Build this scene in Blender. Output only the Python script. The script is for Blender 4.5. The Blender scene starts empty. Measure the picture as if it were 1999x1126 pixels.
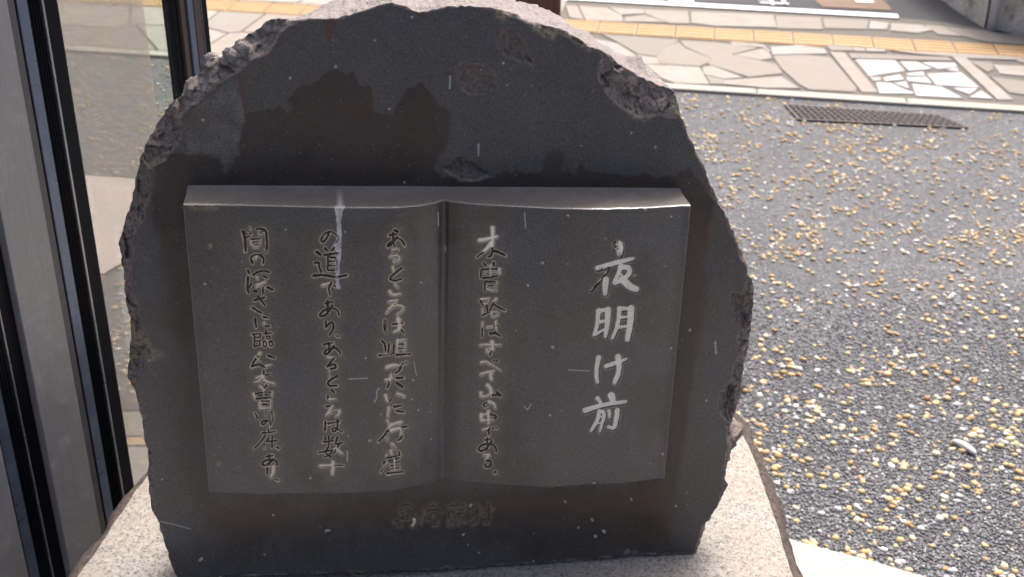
import bpy, bmesh, math, random
import numpy as np
from mathutils import Vector, Matrix

random.seed(7); rng = np.random.default_rng(11)
scene = bpy.context.scene
COL = scene.collection
R = math.radians

# ------------------------------------------------------------------ camera
F = 2450.0; CX = 999.5; CY = 563.0          # reference photo is 1999 x 1126
PITCH = R(28.0); ROLL = R(0.87)
EYE = np.array([0.0, 0.0, 1.7])
fw = np.array([0, math.cos(PITCH), -math.sin(PITCH)])
rt0 = np.array([1.0, 0, 0]); up0 = np.cross(rt0, fw)
rt = rt0*math.cos(ROLL) + up0*math.sin(ROLL)
up = -rt0*math.sin(ROLL) + up0*math.cos(ROLL)
cam_d = bpy.data.cameras.new('camera'); cam = bpy.data.objects.new('camera', cam_d); COL.objects.link(cam)
cam_d.sensor_width = 36; cam_d.lens = F/1999*36; cam_d.clip_start = 0.05; cam_d.clip_end = 500
M = Matrix(((rt[0], up[0], -fw[0], EYE[0]), (rt[1], up[1], -fw[1], EYE[1]), (rt[2], up[2], -fw[2], EYE[2]), (0, 0, 0, 1)))
cam.matrix_world = M
cam_d.dof.use_dof = True; cam_d.dof.focus_distance = 1.5; cam_d.dof.aperture_fstop = 9.5
scene.camera = cam

# ------------------------------------------------------------------ light
SUN_EL = R(56); SUN_AZ = R(22)      # azimuth from +Y towards +X: behind the stone, to the right
w = bpy.data.worlds.new('World'); scene.world = w; w.use_nodes = True
nt = w.node_tree; nt.nodes.clear()
sky = nt.nodes.new('ShaderNodeTexSky'); sky.sky_type = 'NISHITA'; sky.sun_disc = False
sky.sun_elevation = SUN_EL; sky.sun_rotation = SUN_AZ; sky.air_density = 0.6; sky.dust_density = 8.0; sky.ozone_density = 0.3
bg = nt.nodes.new('ShaderNodeBackground'); bg.inputs[1].default_value = 0.15
ow = nt.nodes.new('ShaderNodeOutputWorld')
nt.links.new(sky.outputs[0], bg.inputs[0]); nt.links.new(bg.outputs[0], ow.inputs[0])
sl = bpy.data.lights.new('sun', 'SUN'); sl.energy = 1.4; sl.angle = R(11); sl.color = (1.0, 0.965, 0.92)
so = bpy.data.objects.new('sun', sl); COL.objects.link(so)
sd = Vector((math.cos(SUN_EL)*math.sin(SUN_AZ), math.cos(SUN_EL)*math.cos(SUN_AZ), math.sin(SUN_EL)))
so.rotation_euler = (-sd).to_track_quat('-Z', 'Y').to_euler(); so.location = (3, 3, 6)
scene.view_settings.view_transform = 'Standard'; scene.view_settings.look = 'None'
scene.view_settings.gamma = 1; scene.view_settings.use_curve_mapping = False
scene.view_settings.exposure = 1.35

# ------------------------------------------------------------------ survey helpers (photo measurements -> metres)
def ray(x, y):
    return fw + rt*((x-CX)/F) - up*((y-CY)/F)
def on_z(x, y, z=0.0):
    d = ray(x, y); k = (z-EYE[2])/d[2]; return EYE + d*k
def proj(P):
    q = P-EYE; z = q@fw
    return CX + F*(q@rt)/z, CY - F*(q@up)/z

# ------------------------------------------------------------------ object helpers
def tag(o, label=None, cat=None, group=None, kind=None):
    if label: o['label'] = label
    if cat: o['category'] = cat
    if group: o['group'] = group
    if kind: o['kind'] = kind
    return o
def empty(name, loc):
    o = bpy.data.objects.new(name, None); COL.objects.link(o); o.location = loc; o.empty_display_size = .1
    return o
def link(name, me, mat=None, parent=None):
    o = bpy.data.objects.new(name, me); COL.objects.link(o)
    if mat is not None and len(me.materials) == 0: me.materials.append(mat)
    if parent is not None:
        o.parent = parent
        o.matrix_parent_inverse = Matrix.Translation(-Vector(parent.location)) if parent.type == 'EMPTY' else Matrix()
    return o
def np_mesh(name, V, Fc, attrs=None, smooth=True):
    """V (n,3), Fc (m,k) all faces the same size"""
    me = bpy.data.meshes.new(name); V = np.asarray(V, np.float32); Fc = np.asarray(Fc, np.int32)
    n, k = Fc.shape
    me.vertices.add(len(V)); me.vertices.foreach_set('co', V.ravel())
    me.loops.add(n*k); me.loops.foreach_set('vertex_index', Fc.ravel())
    me.polygons.add(n); me.polygons.foreach_set('loop_start', np.arange(0, n*k, k, dtype=np.int32))
    me.polygons.foreach_set('loop_total', np.full(n, k, np.int32))
    me.polygons.foreach_set('use_smooth', np.full(n, smooth, bool))
    me.update(calc_edges=True)
    for a, v in (attrs or {}).items():
        at = me.attributes.new(a, 'FLOAT', 'POINT'); at.data.foreach_set('value', np.asarray(v, np.float32).ravel())
    return me
def prism(name, poly, z0, z1, mat, parent=None, bevel=0.0, jitter=0.0):
    """polygon (xy list, any winding) pulled up from z0 to z1 with a small chamfer"""
    p = np.array([(q[0], q[1]) for q in poly], float)
    a = 0.5*np.sum(p[:, 0]*np.roll(p[:, 1], -1)-np.roll(p[:, 0], -1)*p[:, 1])
    if a < 0: p = p[::-1]
    n = len(p); c = p.mean(0)
    d = np.linalg.norm(p-c, axis=1, keepdims=True)
    pin = c + (p-c)*np.maximum(0.3, (d-bevel*1.6)/np.maximum(d, 1e-6))
    V = [(x, y, z0) for x, y in p] + [(x, y, z1-bevel) for x, y in p]
    if bevel > 0: V += [(x, y, z1+random.uniform(-jitter, jitter)) for x, y in pin]
    me = bpy.data.meshes.new(name); fs = []
    L = 3 if bevel > 0 else 2
    for k in range(L-1):
        for i in range(n):
            j = (i+1) % n; fs.append((k*n+i, k*n+j, (k+1)*n+j, (k+1)*n+i))
    fs.append(tuple((L-1)*n+i for i in range(n)))
    me.from_pydata(V, [], fs); me.update()
    return link(name, me, mat, parent)
def sheet(name, poly, z, mat, parent=None):
    p = [(q[0], q[1], z) for q in poly]
    a = sum(p[i][0]*p[(i+1) % len(p)][1]-p[(i+1) % len(p)][0]*p[i][1] for i in range(len(p)))
    if a < 0: p = p[::-1]
    me = bpy.data.meshes.new(name); me.from_pydata(p, [], [tuple(range(len(p)))]); me.update()
    return link(name, me, mat, parent)

# ------------------------------------------------------------------ numpy noise and distance helpers
_lat = rng.random((256, 256))
def vnoise(x, y):
    xi = np.floor(x).astype(int); yi = np.floor(y).astype(int); fx = x-xi; fy = y-yi
    fx = fx*fx*(3-2*fx); fy = fy*fy*(3-2*fy)
    a = _lat[xi & 255, yi & 255]; b = _lat[(xi+1) & 255, yi & 255]; c = _lat[xi & 255, (yi+1) & 255]; d = _lat[(xi+1) & 255, (yi+1) & 255]
    return (a*(1-fx)+b*fx)*(1-fy)+(c*(1-fx)+d*fx)*fy
def fbm(x, y, s, o=4, seed=0):
    v = 0; amp = 1; t = 0
    for k in range(o):
        v = v+amp*(vnoise(x/s+17.3*k+seed*7.7, y/s+9.1*k+seed*3.3)-.5); t += amp; amp *= .5; s = s*.5
    return v/t
def seg_dist(X, Y, pts, closed=False):
    d = np.full(X.shape, 1e9); n = len(pts)
    for i in range(n if closed else n-1):
        ax, ay = pts[i][:2]; bx, by = pts[(i+1) % n][:2]
        vx, vy = bx-ax, by-ay; L = vx*vx+vy*vy+1e-9
        t = np.clip(((X-ax)*vx+(Y-ay)*vy)/L, 0, 1)
        d = np.minimum(d, (X-ax-t*vx)**2+(Y-ay-t*vy)**2)
    return np.sqrt(d)
def inside(X, Y, pts):
    r = np.zeros(X.shape, bool); n = len(pts)
    for i in range(n):
        ax, ay = pts[i][:2]; bx, by = pts[(i+1) % n][:2]
        if ay == by: continue
        c = ((ay > Y) != (by > Y)) & (X < (bx-ax)*(Y-ay)/(by-ay)+ax)
        r ^= c
    return r
def sdf(X, Y, pts):
    d = seg_dist(X, Y, pts, True); return np.where(inside(X, Y, pts), -d, d)
def fracture(x, y, cell, seed, tilt=.5):
    """irregular flat facets: each cell is a tilted plane, in units of the cell size"""
    r = np.random.default_rng(seed); x = np.asarray(x, float)/cell; y = np.asarray(y, float)/cell
    J = r.random((64, 64, 2)); T = r.uniform(-1, 1, (64, 64, 3))
    xi = np.floor(x).astype(int); yi = np.floor(y).astype(int); best = np.full(x.shape, 1e9); val = np.zeros(x.shape)
    for a in (-1, 0, 1):
        for b in (-1, 0, 1):
            cx = xi+a; cy = yi+b; j = J[cx & 63, cy & 63]; t = T[cx & 63, cy & 63]
            dx = x-cx-j[..., 0]; dy = y-cy-j[..., 1]; d = dx*dx+dy*dy; m = d < best
            best = np.where(m, d, best); val = np.where(m, (t[..., 0]*dx+t[..., 1]*dy)*tilt*2+t[..., 2]*.28, val)
    return val
def sstep(a, b, x):
    t = np.clip((x-a)/(b-a), 0, 1); return t*t*(3-2*t)

# ------------------------------------------------------------------ materials
class NT:
    def __init__(s, name):
        s.m = bpy.data.materials.new(name); s.m.use_nodes = True; s.t = s.m.node_tree; s.t.nodes.clear()
        s.out = s.n('OutputMaterial'); s.b = s.n('BsdfPrincipled'); s.l(s.b.outputs[0], s.out.inputs[0])
        s.tc = s.n('TexCoord'); s.co = s.tc.outputs['Object']
    def n(s, k, **kw):
        x = s.t.nodes.new('ShaderNode'+k)
        for a, v in kw.items(): setattr(x, a, v)
        return x
    def l(s, a, b): s.t.links.new(a, b)
    def put(s, inp, v):
        if hasattr(v, 'is_output'): s.l(v, inp)
        else:
            if isinstance(v, (int, float)) and inp.type == 'RGBA': v = (v, v, v)
            if isinstance(v, tuple) and len(v) == 3 and inp.type == 'RGBA': v = v+(1,)
            inp.default_value = v
    def noise(s, scale, detail=4, rough=.6, vec=None, dist=0):
        x = s.n('TexNoise'); x.inputs['Scale'].default_value = scale; x.inputs['Detail'].default_value = detail
        x.inputs['Roughness'].default_value = rough; x.inputs['Distortion'].default_value = dist; s.l(vec or s.co, x.inputs['Vector']); return x.outputs[0]
    def vor(s, scale, feature='F1', out='Distance', vec=None, rnd=1.0):
        x = s.n('TexVoronoi', feature=feature); x.inputs['Scale'].default_value = scale; x.inputs['Randomness'].default_value = rnd
        s.l(vec or s.co, x.inputs['Vector']); return x.outputs[out]
    def ramp(s, f, *st, interp='LINEAR'):
        x = s.n('ValToRGB'); x.color_ramp.interpolation = interp; e = x.color_ramp.elements
        while len(e) < len(st): e.new(.5)
        for el, (p, c) in zip(e, st):
            el.position = p; el.color = (c, c, c, 1) if not isinstance(c, tuple) else c+(1,)
        s.put(x.inputs[0], f); return x.outputs[0]
    def mix(s, f, a, b, mode='MIX'):
        x = s.n('Mix', data_type='RGBA', blend_type=mode); s.put(x.inputs[0], f); s.put(x.inputs[6], a); s.put(x.inputs[7], b); return x.outputs[2]
    def math(s, op, a, b=0.0):
        x = s.n('Math', operation=op); s.put(x.inputs[0], a); s.put(x.inputs[1], b); return x.outputs[0]
    def attr(s, nm):
        x = s.n('Attribute', attribute_name=nm); return x.outputs['Fac']
    def bump(s, h, strength, dist, prev=None):
        x = s.n('Bump'); s.put(x.inputs['Strength'], strength); x.inputs['Distance'].default_value = dist; s.l(h, x.inputs['Height'])
        if prev is not None: s.l(prev, x.inputs['Normal'])
        return x.outputs[0]
    def set(s, **kw):
        for k, v in kw.items(): s.put(s.b.inputs[k.replace('_', ' ')], v)
        return s.m

def mat_stone():
    s = NT('andesite')
    fine = s.noise(520, 5, .75); med = s.noise(60, 4, .6); big = s.noise(7, 5, .65); mid = s.noise(22, 5, .7)
    base = s.mix(s.ramp(big, (.32, 0), (.68, 1)), (.037, .040, .045), (.048, .039, .029))
    base = s.mix(s.ramp(mid, (.45, 0), (.75, .5)), base, (.060, .060, .060))
    base = s.mix(s.ramp(fine, (.36, 0), (.64, 1)), s.mix(.38, base, (.0, .0, .0)), s.mix(.18, base, (.24, .235, .225)))
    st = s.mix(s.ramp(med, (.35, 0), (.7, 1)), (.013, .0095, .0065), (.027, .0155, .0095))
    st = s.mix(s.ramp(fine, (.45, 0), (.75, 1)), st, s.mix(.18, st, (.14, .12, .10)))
    c = s.mix(s.attr('stain_shade'), base, st)
    c = s.mix(s.math('MULTIPLY', s.attr('pale'), .9), c, s.mix(s.ramp(fine, (.4, 0), (.65, 1)), (.058, .055, .050), (.17, .162, .150)))
    c = s.mix(s.math('MULTIPLY', s.attr('rust'), .8), c, (.070, .031, .017))
    rg = s.noise(230, 5, .75); r2 = s.noise(38, 5, .7)
    rc = s.mix(s.ramp(rg, (.38, 0), (.62, 1)), (.048, .037, .030), (.235, .19, .162))
    rc = s.mix(s.ramp(r2, (.4, 0), (.75, .55)), rc, (.10, .075, .07))
    c = s.mix(s.attr('rough'), c, s.mix(s.math('MULTIPLY', s.attr('rust'), .75), rc, (.058, .042, .030)))
    geo = s.n('NewGeometry')
    c = s.mix(s.math('MULTIPLY', s.attr('dust_highlight'), s.ramp(r2, (.25, .35), (.7, 1.0))), c, s.mix(s.ramp(rg, (.3, 0), (.7, 1)), (.15, .13, .128), (.33, .305, .30)))
    c = s.mix(s.math('MULTIPLY', s.attr('lichen'), s.ramp(rg, (.4, 0), (.55, 1))), c, (.24, .20, .12))
    # pale flecks and dots
    v = s.n('TexVoronoi'); v.inputs['Scale'].default_value = 70; s.l(s.co, v.inputs['Vector'])
    sep = s.n('SeparateColor'); s.l(v.outputs['Color'], sep.inputs[0])
    rad = s.math('MULTIPLY', s.ramp(sep.outputs[0], (.82, 0), (1.0, 1)), .16)
    dot = s.math('LESS_THAN', v.outputs['Distance'], rad)
    c = s.mix(s.math('MULTIPLY', dot, .55), c, (.34, .33, .31))
    v2 = s.n('TexVoronoi'); v2.inputs['Scale'].default_value = 260; s.l(s.co, v2.inputs['Vector'])
    sp2 = s.n('SeparateColor'); s.l(v2.outputs['Color'], sp2.inputs[0])
    d2 = s.math('LESS_THAN', v2.outputs['Distance'], s.math('MULTIPLY', s.ramp(sp2.outputs[1], (.9, 0), (1.0, 1)), .3))
    c = s.mix(s.math('MULTIPLY', d2, .35), c, (.22, .2, .17))
    c = s.mix(s.math('MULTIPLY', s.attr('halo'), s.ramp(med, (.3, .45), (.65, .95))), c, (.19, .15, .10))
    c = s.mix(s.math('MULTIPLY', s.attr('rim'), s.ramp(s.noise(300, 3), (.3, .35), (.55, 1.0))), c, (.42, .36, .26))
    c = s.mix(s.attr('white'), c, (.42, .41, .40))
    ro = s.mix(s.attr('rough'), s.mix(s.attr('stain_shade'), s.mix(med, .24, .36), .40), .9)
    ro = s.mix(s.attr('white'), ro, .7)
    k = s.mix(s.attr('rough'), .10, 1.0)
    b = s.bump(fine, k, .0012)
    b = s.bump(rg, s.math('MULTIPLY', s.attr('rough'), 1.0), .0020, b)
    return s.set(Base_Color=c, Roughness=ro, Normal=b, Specular_IOR_Level=.48)
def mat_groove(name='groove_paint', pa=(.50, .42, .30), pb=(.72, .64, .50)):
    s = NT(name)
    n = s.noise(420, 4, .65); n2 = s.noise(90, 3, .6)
    dirt_shade = s.mix(s.ramp(n, (.35, 0), (.7, 1)), (.022, .017, .012), (.10, .078, .052))  # grime, also the painted shadow tone of dark grooves and stroke edges
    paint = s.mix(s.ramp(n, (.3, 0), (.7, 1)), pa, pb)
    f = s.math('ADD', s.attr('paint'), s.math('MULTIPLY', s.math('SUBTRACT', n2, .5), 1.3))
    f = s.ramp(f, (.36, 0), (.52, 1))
    c = s.mix(f, dirt_shade, paint)
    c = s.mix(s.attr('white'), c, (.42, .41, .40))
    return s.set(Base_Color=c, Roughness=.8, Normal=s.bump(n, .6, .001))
def mat_granite(name, a, b_, dark, sc=1.0, rough=.75):
    s = NT(name)
    n1 = s.noise(130*sc, 6, .8); n2 = s.noise(230*sc, 4, .7, dist=.4); n3 = s.noise(9*sc, 5, .65); v = s.vor(230*sc)
    c = s.mix(s.ramp(n1, (.35, 0), (.65, 1)), a, b_)
    c = s.mix(s.ramp(n2, (.53, 0), (.60, .85)), c, dark)
    c = s.mix(s.ramp(n3, (.4, 0), (.75, .55)), c, s.mix(.5, a, (.36, .27, .18)))
    return s.set(Base_Color=c, Roughness=rough, Normal=s.bump(n1, .5, .002))
def mat_brownrock():
    s = NT('rock_edge'); n = s.noise(120, 5, .7); n2 = s.noise(14, 3)
    c = s.mix(s.ramp(n, (.35, 0), (.68, 1)), (.022, .015, .013), (.10, .074, .062))
    return s.set(Base_Color=c, Roughness=.9, Normal=s.bump(n, 1.0, .006))
def mat_flag():
    s = NT('flagstone')
    oi = s.n('ObjectInfo'); rnd = oi.outputs['Random']
    c = s.ramp(rnd, (0, (.225, .207, .182)), (.2, (.14, .131, .118)), (.4, (.29, .28, .26)), (.58, (.165, .149, .133)), (.78, (.26, .255, .24)), (1, (.215, .183, .16)))
    n = s.noise(9, 6, .72); f = s.noise(120, 4, .7)
    c = s.mix(s.ramp(n, (.35, .75), (.6, 0)), c, s.mix(.6, c, (.16, .125, .095)))
    c = s.mix(s.ramp(f, (.35, .45), (.6, 0)), c, (.17, .155, .13))
    return s.set(Base_Color=c, Roughness=.8, Normal=s.bump(n, .5, .006))
def mat_plain(name, col, rough=.7, ns=60, amt=.3, metallic=0.0, bump=.3, bd=.002, col2=None, spec=.5):
    s = NT(name); n = s.noise(ns, 4, .65); n2 = s.noise(ns*.13, 4, .6)
    d = col2 or tuple(x*(1-amt) for x in col)
    c = s.mix(s.ramp(n, (.35, 0), (.65, 1)), d, col); c = s.mix(s.ramp(n2, (.35, .35), (.65, 0)), c, tuple(x*.7 for x in col))
    return s.set(Base_Color=c, Roughness=rough, Metallic=metallic, Normal=s.bump(n, bump, bd), Specular_IOR_Level=spec)
def mat_asphalt():
    s = NT('exposed_aggregate')
    v = s.n('TexVoronoi'); v.inputs['Scale'].default_value = 150; s.l(s.co, v.inputs['Vector'])
    sep = s.n('SeparateColor'); s.l(v.outputs['Color'], sep.inputs[0])
    n2 = s.noise(2.2, 4, .6); n3 = s.noise(420, 2)
    c = s.ramp(sep.outputs[0], (0, (.052, .056, .065)), (.5, (.102, .108, .121)), (.85, (.155, .162, .176)), (1, (.27, .27, .265)))
    c = s.mix(s.ramp(v.outputs['Distance'], (.35, 0), (.75, 1)), c, (.05, .052, .057))
    c = s.mix(s.ramp(n2, (.35, .4), (.65, 0)), c, (.045, .048, .056))
    inv = s.math('SUBTRACT', 1.0, v.outputs['Distance'])
    return s.set(Base_Color=c, Roughness=s.ramp(n3, (.3, .62), (.7, .9)), Specular_IOR_Level=.35, Normal=s.bump(inv, .9, .005))
def mat_pebble(name, stops, rough=.38):
    s = NT(name); a = s.attr('tone'); n = s.noise(90, 3)
    c = s.ramp(a, *stops); c = s.mix(s.ramp(n, (.3, .3), (.65, 0)), c, s.mix(.6, c, (.1, .07, .03)))
    return s.set(Base_Color=c, Roughness=rough, Normal=s.bump(n, .3, .001))
def mat_glass():
    s = NT('window_glass')
    tr = s.n('BsdfTransparent'); tr.inputs[0].default_value = (.80, .84, .81, 1)
    gl = s.n('BsdfGlossy'); gl.inputs['Roughness'].default_value = .02
    fr = s.n('LayerWeight'); fr.inputs[0].default_value = .12
    mx = s.n('MixShader'); s.l(s.math('ADD', s.math('MULTIPLY', fr.outputs[1], .35), .03), mx.inputs[0]); s.l(tr.outputs[0], mx.inputs[1]); s.l(gl.outputs[0], mx.inputs[2])
    s.l(mx.outputs[0], s.out.inputs[0]); return s.m
def mat_reflection_haze():  # pale haze painted in for the street reflection on the pane
    s = NT('reflection_haze')
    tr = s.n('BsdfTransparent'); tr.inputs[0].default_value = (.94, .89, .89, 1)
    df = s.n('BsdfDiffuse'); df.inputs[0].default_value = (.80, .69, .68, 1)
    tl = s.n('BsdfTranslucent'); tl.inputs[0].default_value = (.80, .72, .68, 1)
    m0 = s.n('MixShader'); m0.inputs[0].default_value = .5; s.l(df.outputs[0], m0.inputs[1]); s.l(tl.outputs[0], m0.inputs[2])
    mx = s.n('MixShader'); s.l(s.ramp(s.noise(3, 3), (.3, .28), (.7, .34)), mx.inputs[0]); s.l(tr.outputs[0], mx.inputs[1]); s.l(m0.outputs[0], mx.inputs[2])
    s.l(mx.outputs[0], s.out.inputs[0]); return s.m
def mat_metal(name, col, rough, metallic=.9, streak=True):
    s = NT(name)
    mp = s.n('Mapping'); s.l(s.co, mp.inputs[0]); mp.inputs['Scale'].default_value = (60, 60, 3.0)
    n = s.noise(4, 4, .6, vec=mp.outputs[0]); d = s.noise(35, 5, .7)
    c = s.mix(s.ramp(n, (.3, 0), (.7, 1)), tuple(x*.88 for x in col), col)
    c = s.mix(s.ramp(d, (.52, 0), (.85, .30)), c, tuple(min(1, x*2.2+.01) for x in col))
    return s.set(Base_Color=c, Roughness=s.ramp(d, (.3, rough*.8), (.7, min(1, rough*1.3))), Metallic=metallic, Normal=s.bump(d, .15, .001))
def mat_wall():
    s = NT('stained_concrete'); n = s.noise(5, 6, .7); f = s.noise(70, 4, .6)
    c = s.mix(s.ramp(f, (.35, 0), (.65, 1)), (.40, .36, .30), (.55, .50, .43))
    mp = s.n('Mapping'); s.l(s.co, mp.inputs[0]); mp.inputs['Scale'].default_value = (9, 9, 2.2)
    st = s.noise(1.6, 6, .75, vec=mp.outputs[0])
    c = s.mix(s.ramp(st, (.60, 0), (.70, .8)), c, (.045, .038, .03))
    c = s.mix(s.ramp(n, (.5, 0), (.62, .7)), c, (.10, .075, .055))
    return s.set(Base_Color=c, Roughness=.9, Normal=s.bump(f, .7, .01))

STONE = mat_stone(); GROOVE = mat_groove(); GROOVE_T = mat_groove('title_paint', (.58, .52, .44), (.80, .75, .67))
GRANITE = mat_granite('pale_granite', (.155, .145, .13), (.32, .305, .28), (.05, .046, .042))
GRANITE2 = mat_granite('white_granite', (.28, .275, .265), (.36, .355, .35), (.14, .13, .12), .8)
ROCK = mat_brownrock(); FLAG = mat_flag(); ASPH = mat_asphalt()
FLAGW = mat_plain('white_flagstone', (.38, .37, .365), .8, 30, .12)
MORTAR = mat_plain('mortar', (.12, .11, .095), .95, 90)
KERB = mat_plain('kerb_concrete', (.32, .31, .27), .85, 80, .18)
TACT = mat_plain('yellow_tile', (.42, .27, .125), .7, 50, .15)
ROADM = mat_plain('road_asphalt', (.036, .038, .046), .9, 260, .4)
WLINE = mat_plain('white_road_paint', (.70, .72, .75), .8, 120, .12)
BROWNP = mat_plain('brown_road_paint', (.15, .096, .065), .85, 120, .2)
BROWNPOST = mat_plain('brown_coated_steel', (.14, .058, .034), .5, 25, .35, 0.0, .2, .001)
WALLM = mat_wall()
PIPE = mat_plain('pale_plastic', (.5, .54, .58), .5, 30, .15)
GRATE = mat_plain('rusty_cast_iron', (.060, .048, .050), .65, 90, .4, .3)
PINKSLAB = mat_plain('pink_paving', (.47, .41, .385), .7, 40, .08, bump=.1)
BLACKM = mat_metal('black_anodised', (.004, .005, .008), .4, .0); BLACKM.node_tree.nodes['Principled BSDF'].inputs['Specular IOR Level'].default_value = .18
BLUEM = mat_metal('blue_grey_steel', (.16, .20, .27), .32, .7)
ALU = mat_metal('aluminium_face', (.30, .30, .30), .5, .5)
DKALU = mat_metal('dull_aluminium', (.12, .12, .125), .45, .6)
LINE = mat_metal('bright_aluminium', (.45, .47, .48), .3, .8)
BRZ = mat_metal('bronze_aluminium', (.12, .095, .075), .45, .5)
PURP = mat_metal('plum_aluminium', (.10, .08, .085), .45, .5)
GLASS = mat_glass(); REFL_HAZE = mat_reflection_haze()
MORTARLUMP = mat_plain('cement_lump', (.19, .175, .165), .95, 140, .6, bump=1.0, bd=.006)

# ================================================================== GROUND, PAVEMENT, ROAD
g = tag(sheet('ground', [(-60, -60), (60, -60), (60, 90), (-60, 90)], 0.0, ASPH), kind='structure')
ZP = 0.012
ka = on_z(130, 96, ZP)[:2]; kb = on_z(1894, 209, ZP)[:2]          # kerb line
kd = (kb-ka)/np.linalg.norm(kb-ka); kn = np.array([-kd[1], kd[0]])  # kn points away from the camera
if kn[1] < 0: kn = -kn
def kp(s, o): return ka + kd*s + kn*o
def so_(x, y, z=ZP):
    p = on_z(x, y, z)[:2]-ka; return np.array([p@kd, p@kn])
bandA = so_(1400, 78)[1]; bandB = so_(1400, 55)[1]; roadO = so_(1400, 18.5)[1]; kerbW = so_(1400, 168.5)[1]
S0, S1 = -9.0, 14.0
sW = so_(1754, 33)
pv = [kp(S0, 0.002), kp(so_(1894, 209)[0]+8, 0.002)] + [on_z(x, y, ZP)[:2] for x, y in ((2400, 168), (1999, 72), (1925, 56), (1850, 42.5), (1800, 37), (1754, 33))] + [kp(sW[0], sW[1]), kp(S0, sW[1])]
pave = prism('pavement', pv, -0.05, ZP-.004, MORTAR); tag(pave, kind='structure')
# road beyond the pavement
road = sheet('road', [kp(-60, roadO-.1), kp(60, roadO-.1), kp(60, 60), kp(-60, 60)], .004, ROADM); tag(road, kind='structure')
def rpoly(name, pts, mat, z=.008): return sheet(name, [on_z(x, y, z) for x, y in pts], z, mat, road)
o1 = so_(1400, 18.5, .008)[1]; o2 = so_(1400, 8, .008)[1]
sheet('painted_line', [kp(-20, o1), kp(so_(1754, 31, .008)[0], o1), kp(so_(1750, 24, .008)[0], o2), kp(-20, o2)], .008, WLINE, road)
rpoly('brown_marking', [(1592, -14), (1700, -14), (1728, 3), (1742, 20), (1607, 13), (1592, 2)], BROWNP)
rpoly('brown_marking', [(560, -22), (700, -16), (690, -24), (560, -30)], BROWNP)
rpoly('white_marking', [(1667, -9), (1700, -9), (1706, 4.5), (1671, 3.5)], WLINE, .012)
rpoly('white_marking', [(1296, -12), (1345, -12), (1356, 5), (1308, 3)], WLINE, .012)
for pts in ([(1478, -3), (1510, -2), (1512, 0), (1480, -1)], [(1482, 3), (1541, 6), (1540, 8), (1484, 5)], [(1500, -6), (1506, -6), (1512, 9), (1506, 9)], [(1522, -6), (1530, -6), (1536, 8), (1530, 8)]):
    rpoly('road_letter', pts, WLINE, .012)
# kerb stones
s = S0
while s < S1:
    L = .60 + random.uniform(-.002, .002)
    prism('kerb_stone', [kp(s+.003, -.004), kp(s+L-.003, -.004), kp(s+L-.003, kerbW), kp(s+.003, kerbW)], -.03, ZP+.001, KERB, pave, .004, .0005)
    s += L
# tactile tiles: divisions measured on the far edge of the row
t0 = so_(1172, 43.6)[0]; t1 = so_(1933, 80)[0]; TL = (t1-t0)/10
tile_me = None
s = t0-40*TL
ang = math.atan2(kd[1], kd[0]); wid = bandB-bandA
def tile_mesh():
    bm = bmesh.new(); a = TL/2-.0025; b = wid/2-.0025
    def bx(x0, x1, y0, y1, z0, z1, c):
        lo = [bm.verts.new(p) for p in ((x0, y0, z0), (x1, y0, z0), (x1, y1, z0), (x0, y1, z0))]
        hi = [bm.verts.new(p) for p in ((x0+c, y0+c, z1), (x1-c, y0+c, z1), (x1-c, y1-c, z1), (x0+c, y1-c, z1))]
        bm.faces.new(hi)
        for i in range(4): bm.faces.new((lo[i], lo[(i+1) % 4], hi[(i+1) % 4], hi[i]))
    bx(-a, a, -b, b, -.02, .0, .002)
    for k in range(4):
        y = -b*.72+k*b*.48; bx(-a*.94, a*.94, y-b*.11, y+b*.11, -.0005, .004, .002)
    me = bpy.data.meshes.new('tactile_tile'); bm.to_mesh(me); bm.free(); me.materials.append(TACT); return me
tile_me = tile_mesh()
while s < t0+16*TL:
    c = kp(s+TL/2, (bandA+bandB)/2)
    o = bpy.data.objects.new('tactile_tile', tile_me); COL.objects.link(o); o.parent = pave
    o.location = (c[0], c[1], ZP+.001+random.uniform(-.0008, .0008)); o.rotation_euler = (0, 0, ang); s += TL
# flagstones traced from the photo
Z6 = lambda L: [(1000+x/2.856, y/2.856) for x, y in L]
Z1 = lambda L: [(1400+x/3.337, y/3.337) for x, y in L]
flags = [Z6(p) for p in (
 [(500,190),(700,207),(925,222),(903,242),(845,266),(803,312),(700,300),(600,240)],
 [(400,205),(590,245),(690,305),(800,320),(812,348),(865,356),(740,356),(600,330)],
 [(850,268),(930,238),(965,270),(1105,327),(1078,350),(1043,368),(870,357),(817,343),(807,316)],
 [(935,228),(1110,238),(1375,268),(1222,305),(1370,338),(1470,358),(1505,408),(1312,427),(1112,362),(1085,350),(1115,327),(970,265)],
 [(1235,305),(1393,270),(1428,292),(1447,325),(1380,334)],
 [(1062,378),(1108,366),(1285,430),(1177,438),(1072,413)],
 [(745,362),(870,364),(1040,375),(1070,428),(1098,468),(905,462),(830,432)],
 [(1172,468),(1182,447),(1498,428),(1600,492),(1400,488)],
 [(1078,422),(1172,443),(1162,468),(1108,468)],
 [(1453,312),(1640,308),(1775,322),(1918,490),(1905,510),(1652,496),(1602,468),(1505,382)],
 [(1220,232),(1395,247),(1440,288),(1425,288),(1395,264),(1225,250)],
 [(1445,262),(1600,252),(1735,270),(1750,298),(1590,302),(1455,306)],
 [(300,33),(360,33),(400,110),(320,95)],[(372,33),(530,46),(602,80),(615,120),(412,113)],
 [(540,42),(725,52),(740,74),(615,82)],[(630,98),(738,84),(855,124),(628,121)],
 [(735,54),(975,62),(985,130),(872,127),(750,80)],[(998,64),(1452,84),(1470,153),(1130,143),(1003,128)],
 [(1468,88),(1716,98),(1728,163),(1480,156)])]
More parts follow.
